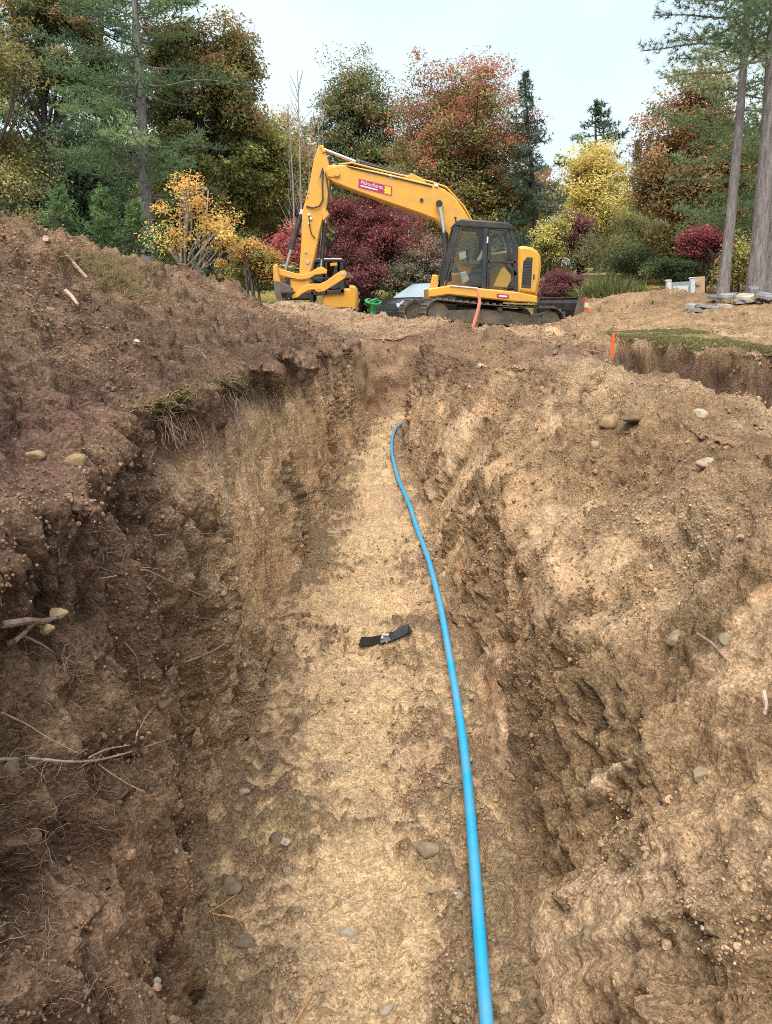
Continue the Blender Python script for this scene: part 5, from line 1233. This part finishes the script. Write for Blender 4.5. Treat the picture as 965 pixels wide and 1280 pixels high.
MB().box(h2 + np.array([-.012, -.010, .02]), h2 + np.array([.02, .010, .028]), .002).build('grey_clip', M_BEIGE, tape_root)

# ------------------------------------------------------------------ single stones one can pick out
def rock_mesh(name, loc, size, rot, col, seed, flat=0.75, sub=3, angular=0.5):
    import bmesh
    bm = bmesh.new(); bmesh.ops.create_icosphere(bm, subdivisions=sub, radius=1.0)
    co = np.array([v.co[:] for v in bm.verts])
    d = 1 + 0.34 * fbm(co[:, 0] * 1.1 + seed * 3.1, co[:, 1] * 1.1, co[:, 2] * 1.1, 3, seed)
    co = co * d[:, None]
    r2 = np.random.default_rng(seed)
    for k in range(int(12 * angular)):
        nr = r2.normal(0, 1, 3); nr /= np.linalg.norm(nr); lim = r2.uniform(0.62, 0.85)
        dd = co @ nr; co = co - np.maximum(dd - lim, 0)[:, None] * nr * 0.9
    co = co * (1 + 0.10 * fbm(co[:, 0] * 4 + seed, co[:, 1] * 4, co[:, 2] * 4, 3, seed + 9))[:, None]
    co *= np.array(size) * np.array([1, 1, flat])
    c, s = math.cos(rot), math.sin(rot); co = np.stack([co[:, 0] * c - co[:, 1] * s, co[:, 0] * s + co[:, 1] * c, co[:, 2]], 1)
    fs = np.array([[v.index for v in f.verts] for f in bm.faces]); bm.free()
    tint = np.array(col) * (1 + 0.3 * fbm(co[:, 0] * 40, co[:, 1] * 40, co[:, 2] * 40, 3, seed + 5))[:, None]
    return mesh_np(name, co + np.array(loc), fs, M_CLOD, np.clip(tint, .01, .9), smooth=False, loc=tuple(map(float, loc)))
STONES = [  # px, py, half width px, colour, label
    (537, 1064, 17, (0.27, 0.22, 0.16), 'rounded tan cobble left of the blue pipe, largest stone on the floor'),
    (435, 1166, 13, (0.50, 0.46, 0.40), 'whitish stone on the floor near the bottom of the picture'),
    (483, 1262, 11, (0.42, 0.36, 0.28), 'pale stone at the bottom edge left of the pipe'),
    (404, 1266, 12, (0.26, 0.17, 0.10), 'brown stone at the bottom edge beside pine needles'),
    (306, 1176, 13, (0.10, 0.10, 0.105), 'flat dark slate chip on the left of the floor'),
    (345, 1046, 12, (0.09, 0.08, 0.075), 'dark angular stone on the left side of the floor'),
    (356, 1052, 8, (0.55, 0.50, 0.42), 'white chip touching the dark angular stone'),
    (291, 1107, 17, (0.17, 0.14, 0.11), 'broad flat brown stone at the foot of the left cut'),
    (262, 1102, 11, (0.24, 0.18, 0.12), 'tan stone beside the broad flat one'),
    (306, 990, 9, (0.36, 0.33, 0.28), 'small pale stone under the dark patch'),
    (572, 1118, 10, (0.30, 0.26, 0.20), 'stone touching the pipe below the cobble'),
    (545, 1112, 9, (0.35, 0.28, 0.20), 'pinkish tan stone below the large cobble'),
    (875, 517, 13, (0.48, 0.44, 0.36), 'whitish rock on the crest of the right heap'),
    (880, 580, 13, (0.40, 0.34, 0.26), 'pale stone on the upper right slope'),
    (742, 557, 11, (0.33, 0.25, 0.17), 'tan stone on the slope below the dark sod slab'),
    (843, 800, 17, (0.27, 0.22, 0.15), 'lumpy tan stone on the right slope beside a twig'),
    (905, 799, 13, (0.30, 0.26, 0.20), 'flat grey tan stone right of the twig'),
    (876, 966, 14, (0.30, 0.25, 0.18), 'tan pebble stuck right of the grey clay smear'),
    (728, 990, 9, (0.28, 0.23, 0.16), 'small stone left of the grey clay smear'),
    (600, 458, 7, (0.50, 0.45, 0.38), 'pale chip on the dark topsoil of the right bank'),
    (95, 575, 16, (0.30, 0.21, 0.11), 'ochre lump of subsoil on the left heap'),
    (45, 570, 14, (0.32, 0.23, 0.13), 'larger ochre clod near the left edge of the heap'),
    (205, 880, 14, (0.20, 0.15, 0.11), 'stone jutting from the left cut above the hollow'),
    (225, 868, 9, (0.30, 0.15, 0.07), 'rusty stone jutting from the left cut'),
    (228, 880, 9, (0.05, 0.045, 0.045), 'black stone jutting from the left cut'),
    (10, 962, 22, (0.18, 0.15, 0.11), 'flat grey stone at the left edge below the root'),
    (735, 1165, 9, (0.26, 0.22, 0.16), 'small stone low on the right slope'),
    (640, 970, 8, (0.24, 0.18, 0.11), 'stone at the foot of the right slope by the pipe'),
]
for i, (px, py, w, c, lab) in enumerate(STONES):
    h, nr = hit(px, py); dist = np.linalg.norm(h - EYE); r = w / F * dist * 0.95
    c = (np.array(c) * 0.55 + np.array([0.24, 0.16, 0.085]) * 0.45) * 0.8
    o = rock_mesh('stone', h - nr * r * (-0.35 if i == 0 else 0.2), (r, r * 0.8, r * 0.85), rng.uniform(0, 6.28), c, 500 + i, 0.8, 3, 1.2)
    tag(o, lab, 'stone', 'stones lying in the soil')
# sod slab sticking out of the right crest
h, nr = hit(790, 527); d_ = np.linalg.norm(h - EYE)
o = rock_mesh('sod_slab', h + np.array([0, -.02, .02]), (0.11, 0.06, 0.022), 0.5, (0.12, 0.08, 0.05), 611, 1.0, 3, 2.0); tag(o, 'dark tilted slab of sod jutting from the right crest', 'sod')
h, nr = hit(762, 528)
o = rock_mesh('sod_slab', h, (0.075, 0.05, 0.05), 0.2, (0.24, 0.16, 0.09), 612, 1.0, 3, 2.0); tag(o, 'brown lump of sod left of the dark slab', 'sod')

# ------------------------------------------------------------------ roots in the left cut
M_ROOT = plain('root', (0.24, 0.16, 0.115), 0.8, 0, 0.3, 40, 0.4, 90)
M_ROOTP = plain('pale_root', (0.38, 0.27, 0.20), 0.8, 0, 0.3, 40, 0.4, 90)
M_CUT = plain('fresh_wood', (0.40, 0.27, 0.15), 0.7)
def on_ground(pxs, lift=0.012):
    out = []
    for px, py in pxs:
        h, n_ = hit(px, py); v = EYE - h; v /= np.linalg.norm(v); out.append(h + v * lift + n_ * lift * 0.5)
    return out
def root_thing(pxs, r0, r1, label, branches=(), mat=M_ROOT, lift=0.014, wig=0.004, twigs=0):
    pts = on_ground(pxs, lift); 
    fine = []
    for a, b in zip(pts[:-1], pts[1:]):
        for t in np.linspace(0, 1, 6)[:-1]: fine.append(a + (b - a) * t + rng.normal(0, wig, 3))
    fine.append(pts[-1]); fa = np.array(fine); fine = [np.array(q) for q in np.stack([smooth1(fa[:, k], 5) for k in range(3)], 1)]
    root = thing('root', pts[0], label, 'root', 'roots hanging from the left cut')
    r0, r1 = r0 * .55, r1 * .55
    MB().tube(fine, np.linspace(r0, r1, len(fine)), 7).build('main_root', mat, root, smooth=True)
    for bx in branches:
        bp = on_ground(bx, lift); f2 = []
        for a, b in zip(bp[:-1], bp[1:]):
            for t in np.linspace(0, 1, 5)[:-1]: f2.append(a + (b - a) * t + rng.normal(0, wig, 3))
        f2.append(bp[-1]); fa = np.array(f2); f2 = [np.array(q) for q in np.stack([smooth1(fa[:, k], 5) for k in range(3)], 1)]; MB().tube(f2, np.linspace(r0 * .6, r1 * .6, len(f2)), 6).build('side_root', mat, root, smooth=True)
    for i in range(twigs):
        a = fine[rng.integers(len(fine))]; p = [a]; d = rng.normal(0, 1, 3) * [.5, 1, 1]; d /= np.linalg.norm(d)
        for k in range(5): d = d + rng.normal(0, .35, 3); d /= np.linalg.norm(d); p.append(p[-1] + d * .012)
        MB().tube(p, np.linspace(r1 * .45, r1 * .2, 6), 4).build('rootlet', mat, root)
    return root
root_thing([(150, 716), (175, 712), (205, 722), (250, 742), (300, 768), (340, 792), (360, 806)], .0045, .003, 'long pale root slanting down the left cut to the floor', [[(120, 722), (150, 716)], [(185, 716), (200, 735), (230, 745)]], M_ROOTP, .02, .002, 10)
root_thing([(165, 672), (200, 668), (240, 665), (282, 668)], .003, .0018, 'thin pale root lying level above the long slanting root', [], M_ROOTP, .015, .002, 6)
root_thing([(225, 830), (250, 820), (275, 808), (290, 796)], .006, .004, 'short stout root stub near the foot of the left cut', [], M_ROOT, .012, .001)
root_thing([(-10, 946), (40, 944), (85, 946), (120, 948), (165, 936), (200, 926), (215, 920)], .0055, .002, 'branching pinkish root at the left edge, thickest of the tangle',
           [[(-5, 888), (30, 902), (60, 922), (100, 942)], [(120, 950), (150, 975), (185, 990)], [(165, 930), (172, 905), (190, 880)], [(100, 946), (140, 930), (165, 925)], [(185, 924), (205, 935), (228, 936)]], M_ROOTP, .02, .002, 26)
root_thing([(-5, 775), (30, 770), (55, 772), (75, 768)], .011, .009, 'broken dark root with pale torn end in the left hollow', [], M_ROOT, .03, .002)
root_thing([(5, 800), (25, 785), (45, 777), (55, 779)], .008, .006, 'second broken root with torn end just below the first', [[(30, 790), (50, 800), (68, 813)]], M_ROOT, .03, .002)
for (px, py) in ((79, 766), (58, 778)):
    pt = on_ground([(px, py)], .034)[0]; rr_ = bpy.data.objects['root.004' if px == 79 else 'root.005']
    MB().tube([pt + np.array([-.016, 0, -.002]), pt + np.array([0, 0, 0]), pt + np.array([.014, 0, .003])], [.012, .011, .003], 7).build('torn_end', M_CUT, rr_)
root_thing([(155, 800), (168, 815), (174, 835), (176, 860)], .004, .003, 'dark root hanging down the middle of the left cut', [], M_ROOT, .012, .002)
root_thing([(440, 770 - 240), (410, 528), (390, 522)], .008, .005, 'root lying on the floor at the foot of the far left cut', [], M_ROOT, .015, .004)
root_thing([(290, 520), (330, 545), (352, 570)], .005, .003, 'thin root hanging below the overhanging turf', [], M_ROOTP, .02, .004)
root_thing([(225, 432), (250, 440), (257, 452)], .006, .004, 'short twig poking from the left heap above the turf', [], M_ROOT, .02, .002)
# fine root hair, uncountable
mbh = MB()
for (cx, cy, sx, sy, n_) in ((60, 1020, 70, 70, 60), (40, 1150, 50, 70, 60), (90, 960, 80, 30, 70), (150, 700, 60, 40, 40), (60, 830, 70, 50, 50), (200, 560, 60, 60, 40), (300, 600, 50, 80, 30), (110, 1240, 40, 30, 30)):
    for i in range(int(n_ * 1.2)):
        px, py = rng.normal(cx, sx * .6), rng.normal(cy, sy * .6)
        h, n2 = hit(max(px, -30), py); p = h + n2 * .004; d = rng.normal(0, 1, 3); d -= n2 * (d @ n2); d /= np.linalg.norm(d) + 1e-6; pl = [p]
        for k in range(rng.integers(4, 9)):
            d = d + rng.normal(0, .45, 3); d -= n2 * (d @ n2) * .8; d /= np.linalg.norm(d); pl.append(pl[-1] + d * .008 + n2 * rng.uniform(-.001, .002))
        mbh.tube(pl, np.linspace(.0007, .0003, len(pl)), 3, caps=False)
o = mbh.build('root_hair', M_ROOT, None, loc=hit(60, 1020)[0]); tag(o, 'pale hair-fine rootlets matting the left cut', 'rootlets', kind='stuff')

# sticks and twigs
def stick_thing(pxs, r, label, mat=M_ROOT, lift=0.02):
    pts = on_ground(pxs, lift); mid_ = []
    for a, b in zip(pts[:-1], pts[1:]):
        for t in np.linspace(0, 1, 4)[:-1]: mid_.append(a + (b - a) * t)
    mid_.append(pts[-1])
    o = MB().tube(mid_, np.linspace(r, r * .6, len(mid_)), 7).build('stick', mat, None, smooth=True, loc=pts[0]); tag(o, label, 'stick', 'sticks lying on the soil'); return o
stick_thing([(870, 796), (892, 806), (915, 828)], .005, 'reddish twig on the right slope beside the tan stones')
stick_thing([(955, 868), (958, 880), (960, 894)], .006, 'short pale twig at the right edge of the slope', M_ROOTP)
stick_thing([(58, 300), (85, 325), (110, 350)], .012, 'pale stick lying down the crest of the left heap', M_ROOTP)
stick_thing([(80, 365), (90, 372), (95, 383)], .008, 'small pale twig on the left heap', M_ROOTP)
stick_thing([(695, 440), (720, 432), (742, 428)], .02, 'bent branch in the far end of the pit')
stick_thing([(700, 430), (725, 436), (748, 440)], .015, 'second branch crossing in the far end of the pit')

# ------------------------------------------------------------------ markers and odds and ends on the site
def stake():
    Y = 8.0; x = P(766, 420, Y)[0]; g, _ = drop(x, Y); zt = P(766, 416, Y)[2]
    r = thing('marker_stake', (x, Y, g[2] - .05), 'orange wooden marker stake standing before the pit wall', 'stake')
    w = .03
    MB().prism([(x - w / 2, g[2] - .1), (x + w / 2, g[2] - .1), (x + w / 2 + .006, zt - .01), (x, zt), (x - w / 2 + .006, zt - .015)], Y - .008, Y + .008, .002).build('lath', M_ORG, r)
stake()
def pink_tape():
    h, _ = hit(591, 410); Y = h[1]
    pts = [P(596.5, 362, Y), P(599, 370, Y), P(599.5, 378, Y), P(597.5, 388, Y), P(594.5, 398, Y), P(592, 407, Y), P(591, 413, Y)]
    r = thing('marking_tape', pts[-1], 'bent pink marker whip standing in front of the excavator track', 'marker')
    MB().tube(pts, [.018, .018, .02, .02, .02, .02, .02], 8, flat=.5).build('whip', M_PINK, r, smooth=True)
pink_tape()
def odds():
    M_GRN = plain('green_plastic', (0.03, 0.24, 0.08), 0.4)
    c = P(466, 376, 25.0); g, _ = drop(c[0], 25.0)
    r = thing('green_hose', (c[0], 25.0, g[2]), 'bright green coiled hose behind the mound right of the second machine', 'hose')
    z0 = P(466, 380, 25)[2]
    for k in range(4):
        pts = [(c[0] + (.24 - .02 * k) * math.cos(a) + .05 * math.sin(k * 2), 25 + (.22) * math.sin(a), z0 + .035 * k + .05 * math.sin(a * 2 + k)) for a in np.linspace(0, 6.0, 18)]
        MB().tube(pts, .03, 7).build('coil', M_GRN, r, smooth=True)
    MB().tube([(c[0], 25, g[2] - .05), (c[0], 25, z0 + .15)], [.12, .06], 8).build('holder', M_GRN, r)
    # low panel with two white posts and a wooden board
    Y = 18.6; a = P(848, 368, Y); g, _ = drop(a[0], Y)
    M_PAN = plain('grey_blue_panel', (0.26, 0.31, 0.33), 0.5, 0, 0.1, 4)
    r = thing('fence_panel', (a[0], Y, g[2]), 'low grey panel between two white posts on the right rise', 'panel')
    MB().prism(Q([(833, 351.5), (838.5, 351), (838.5, 370), (833, 370)], Y), Y - .06, Y + .06, .01).build('post', M_WHT, r)
    MB().prism(Q([(862.5, 348.5), (868, 348), (868, 370), (862.5, 370)], Y), Y - .06, Y + .06, .01).build('post', M_WHT, r)
    MB().prism(Q([(838.5, 353), (862.5, 351.5), (862.5, 370), (838.5, 370)], Y), Y - .02, Y + .02).build('panel', M_PAN, r)
    MB().prism(Q([(841, 358), (860, 357), (858, 370), (841, 370)], Y), Y - .03, Y - .021).build('inset', M_WHT, r)
    for px in (835.7, 865.2): MB().prism(Q([(px - 3.3, 351 if px < 850 else 348), (px + 3.3, 351 if px < 850 else 348), (px + 2, 349.5 if px < 850 else 346.5), (px - 2, 349.5 if px < 850 else 346.5)], Y), Y - .07, Y + .07).build('post_cap', M_WHT, r)
    M_BOARD = plain('tan_board', (0.50, 0.32, 0.17), 0.7, 0, 0.12, 6)
    r = thing('wooden_board', P(873, 368, Y + .35), 'upright tan wooden board behind the right white post', 'board')
    MB().prism(Q([(864, 346.5), (881, 345.5), (880.5, 370), (864, 370)], Y + .35), Y + .33, Y + .37, .005).build('plank', M_BOARD, r)
    MB().prism(Q(round_poly((872, 354), 3.2, 12), Y + .3), Y + .27, Y + .33, .01).build('fitting', M_PAN, r)
    # yellow cord behind the blade
    o = MB().tube([P(722, 380, 22.5), P(735, 384, 22), P(748, 389, 21), P(760, 391, 20)], .015, 6).build('hanging_rope', M_STY, None, loc=P(722, 380, 22.5)); tag(o, 'thin yellow rope slung right of the dozer blade', 'rope')
    # garden wall of stone blocks
    r = thing('garden_wall', P(775, 352, 34), 'low stone garden wall under the weeping tree', 'wall')
    M_WST = plain('wall_stone', (0.22, 0.17, 0.13), 0.9, 0, 0.35, 3, 0.5, 20)
    x0, x1 = P(712, 350, 34)[0], P(838, 350, 34)[0]; z0, z1 = P(775, 353, 34)[2], P(775, 343.5, 34)[2]; zb = z0 - .6
    MB().box((x0 + .05, 34.05, zb), (x1 - .05, 34.5, z1 - .02)).build('core', M_WST, r)
    for c_ in range(4):
        x = x0
        zz0 = zb + (z1 - zb) * c_ / 4; zz1 = zb + (z1 - zb) * (c_ + 1) / 4
        while x < x1 - .1:
            w = rng.uniform(.28, .55); e = min(x + w, x1)
            MB().box((x + .008, 33.98 + rng.uniform(0, .04), zz0 + .008), (e - .008, 34.52, zz1 - .006), .015).build('block', M_WST, r); x = e
    # white house corner far behind the trees
    r = thing('white_house', P(705, 330, 58), 'white house glimpsed through the trees behind the spruce', 'house')
    MB().box((P(690, 330, 58)[0], 58, 1), (P(724, 330, 58)[0], 63, P(705, 262, 58)[2]), .03).build('wall', M_WHT, r)
    zt = P(705, 262, 58)[2]; xa, xb = P(686, 330, 58)[0], P(728, 330, 58)[0]
    MB().prism([(xa, zt), (xb, zt), ((xa + xb) / 2, zt + 1.2)], 57.7, 63.3).build('roof', plain('roof_shingle', (0.12, 0.12, 0.125), 0.9), r)
    for px in (697, 712): wn2 = MB().prism(Q([(px - 3, 285), (px + 3, 285), (px + 3, 300), (px - 3, 300)], 58), 57.95, 58.0).build('window', M_GRILL, r)
    # flagstones
    laid = []
    ORD = ['first', 'second', 'third', 'fourth', 'fifth', 'sixth', 'seventh', 'eighth', 'ninth', 'tenth', 'eleventh', 'twelfth', 'thirteenth', 'fourteenth', 'fifteenth']
    pal = [(0.20, 0.20, 0.205), (0.15, 0.155, 0.16), (0.26, 0.23, 0.19), (0.31, 0.26, 0.20), (0.13, 0.13, 0.135)]
    spots = [(880, 372, .42, 0), (900, 374, .5, 1), (915, 366, .5, 3), (928, 372, .45, 0), (942, 362, .5, 3), (950, 370, .4, 1), (962, 362, .5, 0), (895, 362, .35, 4), (932, 356, .45, 2), (955, 352, .45, 1), (975, 370, .4, 2), (865, 376, .3, 2), (908, 380, .4, 0), (940, 378, .35, 4), (872, 366, .3, 1)]
    for i, (px, py, sz, ci) in enumerate(spots):
        Y = 14.9 + .9 * rng.random(); x = P(px, py, Y)[0]; g, _ = drop(x, Y); sz = sz * .66; z = g[2] + .015 + .055 * sum(1 for q in laid if math.hypot(q[0] - x, q[1] - Y) < .32); laid.append((x, Y))
        n_ = 7; an = np.sort(rng.uniform(0, 6.28, n_)) ; rad = sz * rng.uniform(.55, .8, n_)
        tx, ty = rng.normal(0, .14), rng.normal(.12, .14)
        poly = [np.array([r_ * math.cos(a), r_ * math.sin(a) * .8]) for a, r_ in zip(an, rad)]
        vs_ = []
        for zz, sh in ((-.015, 1), (.035, .98), (.042, .93)): vs_ += [(x + p[0] * sh, Y + p[1] * sh, z + zz + tx * p[0] + ty * p[1]) for p in poly]
        fs = [tuple(range(n_))[::-1], tuple(range(2 * n_, 3 * n_))]
        for k in range(2):
            for j in range(n_): fs.append((k*n_ + j, k*n_ + (j+1) % n_, (k+1)*n_ + (j+1) % n_, (k+1)*n_ + j))
        m_ = plain('flagstone_%d' % i, tuple(np.array(pal[ci]) * rng.uniform(.8, 1.2)), 0.8, 0, 0.3, 5, 0.4, 25)
        o = MB().add(vs_, fs).build('flagstone', m_, None, loc=(x, Y, z))
        lab = {3: 'tan flagstone', 2: 'brownish flagstone'}.get(ci, 'grey flagstone')
        tag(o, lab + ', ' + ORD[sorted(range(len(spots)), key=lambda q: spots[q][0]).index(i)] + ' from the left in the pile by the thick trunk', 'flagstone', 'flagstones in the pile')
odds()

# ------------------------------------------------------------------ grass
def blades(pts, nrm, length, width, cols, lean=0.5):
    n = len(pts); up = nrm + rng.normal(0, lean, (n, 3)); up /= np.linalg.norm(up, axis=1, keepdims=True)
    sd = np.cross(up, rng.normal(0, 1, (n, 3))); sd /= np.linalg.norm(sd, axis=1, keepdims=True) + 1e-9
    bend = rng.normal(0, .35, (n, 3)); bend[:, 2] = -np.abs(bend[:, 2]) - .1
    L = length[:, None]; W = width[:, None]
    m = pts + up * L * .55; t = pts + up * L + bend * L * .5
    V = np.stack([pts - sd * W * .5, pts + sd * W * .5, m + sd * W * .4, t, m - sd * W * .4], 1)
    V2 = V.reshape(-1, 3); i0 = np.arange(n) * 5
    Fc = np.concatenate([np.stack([i0, i0 + 1, i0 + 2], 1), np.stack([i0, i0 + 2, i0 + 4], 1), np.stack([i0 + 4, i0 + 2, i0 + 3], 1)])
    return V2, Fc, np.repeat(cols, 5, 0)
def build_grass():
    G1, G2, G3 = (0.15, 0.16, 0.06), (0.21, 0.19, 0.085), (0.29, 0.23, 0.12)
    # lawn strip above the pit
    w = (LAWN > .5) & (GY > 4) & (fbm(GX * 2.5, GY * 2.5, 0 * GX, 3, 777) > -0.03); idx = np.flatnonzero(w.ravel()); 
    dA = np.gradient(GY, axis=0).ravel()[idx] * np.abs(np.gradient(GX, axis=1).ravel()[idx]); pk = rng.choice(idx, 26000, p=dA / dA.sum())
    p = np.stack([GX.ravel()[pk], GY.ravel()[pk], GZ.ravel()[pk]], 1) + rng.normal(0, .02, (26000, 3)) * [1, 1, 0]
    c = pick_cols(26000, [G1, G2, G2, G3]) * rng.uniform(.7, 1.3, (26000, 1))
    V, Fc, Cc = blades(p, np.tile([0, 0, 1.0], (26000, 1)), rng.uniform(.012, .04, 26000), rng.uniform(.008, .014, 26000), c, .6)
    tag(mesh_np('lawn_grass', V, Fc, M_LEAF, Cc), 'short green grass on the strip above the pit', 'grass', kind='stuff')
    # ragged turf lip hanging over the pit
    w2 = (GX > 2.85) & (GX < 3.3) & (GY > 4.5) & (GY < 11.2) & (LAWN > .12) & (LAWN < .97); idx = np.flatnonzero(w2.ravel()); m2 = 7000; pk = rng.choice(idx, m2)
    p2_ = np.stack([GX.ravel()[pk], GY.ravel()[pk], GZ.ravel()[pk]], 1) + rng.normal(0, .02, (m2, 3)) * [1, 1, .3]
    V, Fc, Cc = blades(p2_, np.tile([-.5, -.2, .5], (m2, 1)), rng.uniform(.02, .10, m2), rng.uniform(.007, .012, m2), pick_cols(m2, [G2, G3, G3, G1]) * rng.uniform(.6, 1.2, (m2, 1)), .8)
    tag(mesh_np('turf_lip', V, Fc, M_LEAF, Cc), 'ragged straw coloured grass hanging over the pit wall', 'grass', kind='stuff')
    # turf edge along the top of the left cut and clumps on the heap
    PT, NR, LN, CO = [], [], [], []
    for (cx, cy, sx, sy, n_, ln) in ((340, 488, 20, 5, 420, .09), (355, 494, 14, 4, 200, .08), (215, 512, 18, 7, 260, .06), (200, 508, 14, 6, 120, .06), (232, 492, 8, 5, 120, .07), (425, 450, 12, 4, 200, .09), (285, 480, 14, 5, 150, .07),
                                     (125, 330, 18, 6, 420, .10), (150, 348, 16, 8, 420, .10), (172, 368, 10, 6, 200, .09), (40, 268, 26, 4, 260, .09), (100, 318, 14, 5, 120, .08), (585, 405, 8, 4, 120, .12), (285, 372, 10, 5, 120, .09), (195, 330, 12, 5, 60, .07)):
        for i in range(n_):
            h, nr = hit(rng.normal(cx, sx), rng.normal(cy, sy))
            PT.append(h); NR.append(np.array([0.35, -.1, .8]) + nr * .4); LN.append(ln * .62 * rng.uniform(.4, 1.3)); CO.append(np.array([G2, G3, G3, G3][rng.integers(4)]) * rng.uniform(.7, 1.2))
    V, Fc, Cc = blades(np.array(PT), np.array(NR), np.array(LN), np.full(len(PT), .0035), np.array(CO), .9)
    tag(mesh_np('turf_grass', V, Fc, M_LEAF, Cc), 'tufts of pale grass on the torn turf of the left heap', 'grass', kind='stuff')
    # dead roots and straw hanging under the turf
    mb = MB()
    for (cx, cy, sx, n_) in ((345, 498, 24, 90), (215, 522, 18, 50), (428, 456, 12, 40), (290, 490, 15, 30)):
        for i in range(n_):
            h, nr = hit(rng.normal(cx, sx * .6), rng.normal(cy, 4)); p = h + nr * .015; pl = [p + np.array([0, 0, 0])]
            for k in range(4): pl.append(pl[-1] + np.array([rng.normal(0.006, .008), rng.normal(0, .012), -rng.uniform(.006, .035)]))
            mb.tube(pl, np.linspace(.0012, .0006, 5), 3, caps=False)
    o = mb.build('turf_roots', M_ROOT, None, loc=hit(345, 498)[0]); tag(o, 'fine grass roots hanging from the torn turf edge', 'rootlets', kind='stuff')
    # ornamental grass clump
    Y = 24.0; g, _ = drop(P(762, 370, Y)[0], Y); r = thing('ornamental_grass', (P(762, 370, Y)[0], Y, g[2]), 'big rounded clump of ornamental grass right of the red bush', 'grass clump')
    n = 5200; cx = P(762, 370, Y)[0]; z0 = P(762, 384, Y)[2]
    th = rng.uniform(0, 6.283, n); el = rng.uniform(.15, 1.45, n); L = rng.uniform(.55, 1.15, n)
    b = np.stack([cx + rng.normal(0, .34, n), Y + rng.normal(0, .3, n), np.full(n, z0)], 1)
    d = np.stack([np.cos(th) * np.cos(el), np.sin(th) * np.cos(el), np.sin(el)], 1)
    m = b + d * (L * .6)[:, None]; t = b + d * L[:, None] + np.array([0, 0, -1]) * (L * .28 * np.cos(el))[:, None]
    sd = np.cross(d, rng.normal(0, 1, (n, 3))); sd /= np.linalg.norm(sd, axis=1, keepdims=True)
    V = np.stack([b - sd * .008, b + sd * .008, m + sd * .012, t, m - sd * .012], 1).reshape(-1, 3) - np.array([cx, Y, g[2]]); i0 = np.arange(n) * 5
    Fc = np.concatenate([np.stack([i0, i0 + 1, i0 + 2], 1), np.stack([i0, i0 + 2, i0 + 4], 1), np.stack([i0 + 4, i0 + 2, i0 + 3], 1)])
    c = pick_cols(n, [(0.11, .15, .045), (.16, .19, .07), (.30, .28, .14)]) * rng.uniform(.7, 1.3, (n, 1))
    mesh_np('leaf_blades', V, Fc, M_LEAF, np.repeat(c, 5, 0), parent=r)
    # fallen leaves under the trees
    n = 9000; x = rng.uniform(-16, 22, n); y = rng.uniform(23, 48, n); z = g_ground(x, y) + .04
    c = pick_cols(n, [ORANGE, BROWN, YELLOW, RUST, OLIVE]) * rng.uniform(.6, 1.1, (n, 1))
    V, Fc, Cc = leaves_np(np.stack([x, y, z], 1), rng.normal(0, .3, (n, 3)) + np.array([0, 0, 1.]), rng.uniform(.08, .16, n), c, .7)
    tag(mesh_np('fallen_leaves', V, Fc, M_LEAF, Cc), 'fallen autumn leaves strewn under the trees', 'leaves', kind='stuff')
    # pine needles on the trench floor
    mb = MB()
    for (cx, cy, n_) in ((275, 1138, 7), (505, 985, 5), (600, 920, 4), (375, 1272, 4), (440, 720, 5)):
        for i in range(n_):
            h, nr = hit(rng.normal(cx, 12), rng.normal(cy, 8)); a = rng.uniform(0, 6.28); L = rng.uniform(.02, .05)
            d = np.array([math.cos(a), math.sin(a), 0]) * L; mb.tube([h + nr * .008 - d, h + nr * .013, h + nr * .008 + d], .0012, 3)
    o = mb.build('pine_needles', plain('dry_needles', (0.42, 0.19, 0.07), 0.7), None, loc=hit(275, 1138)[0]); tag(o, 'dry orange pine needles scattered in the trench', 'pine needles', kind='stuff')
build_grass()
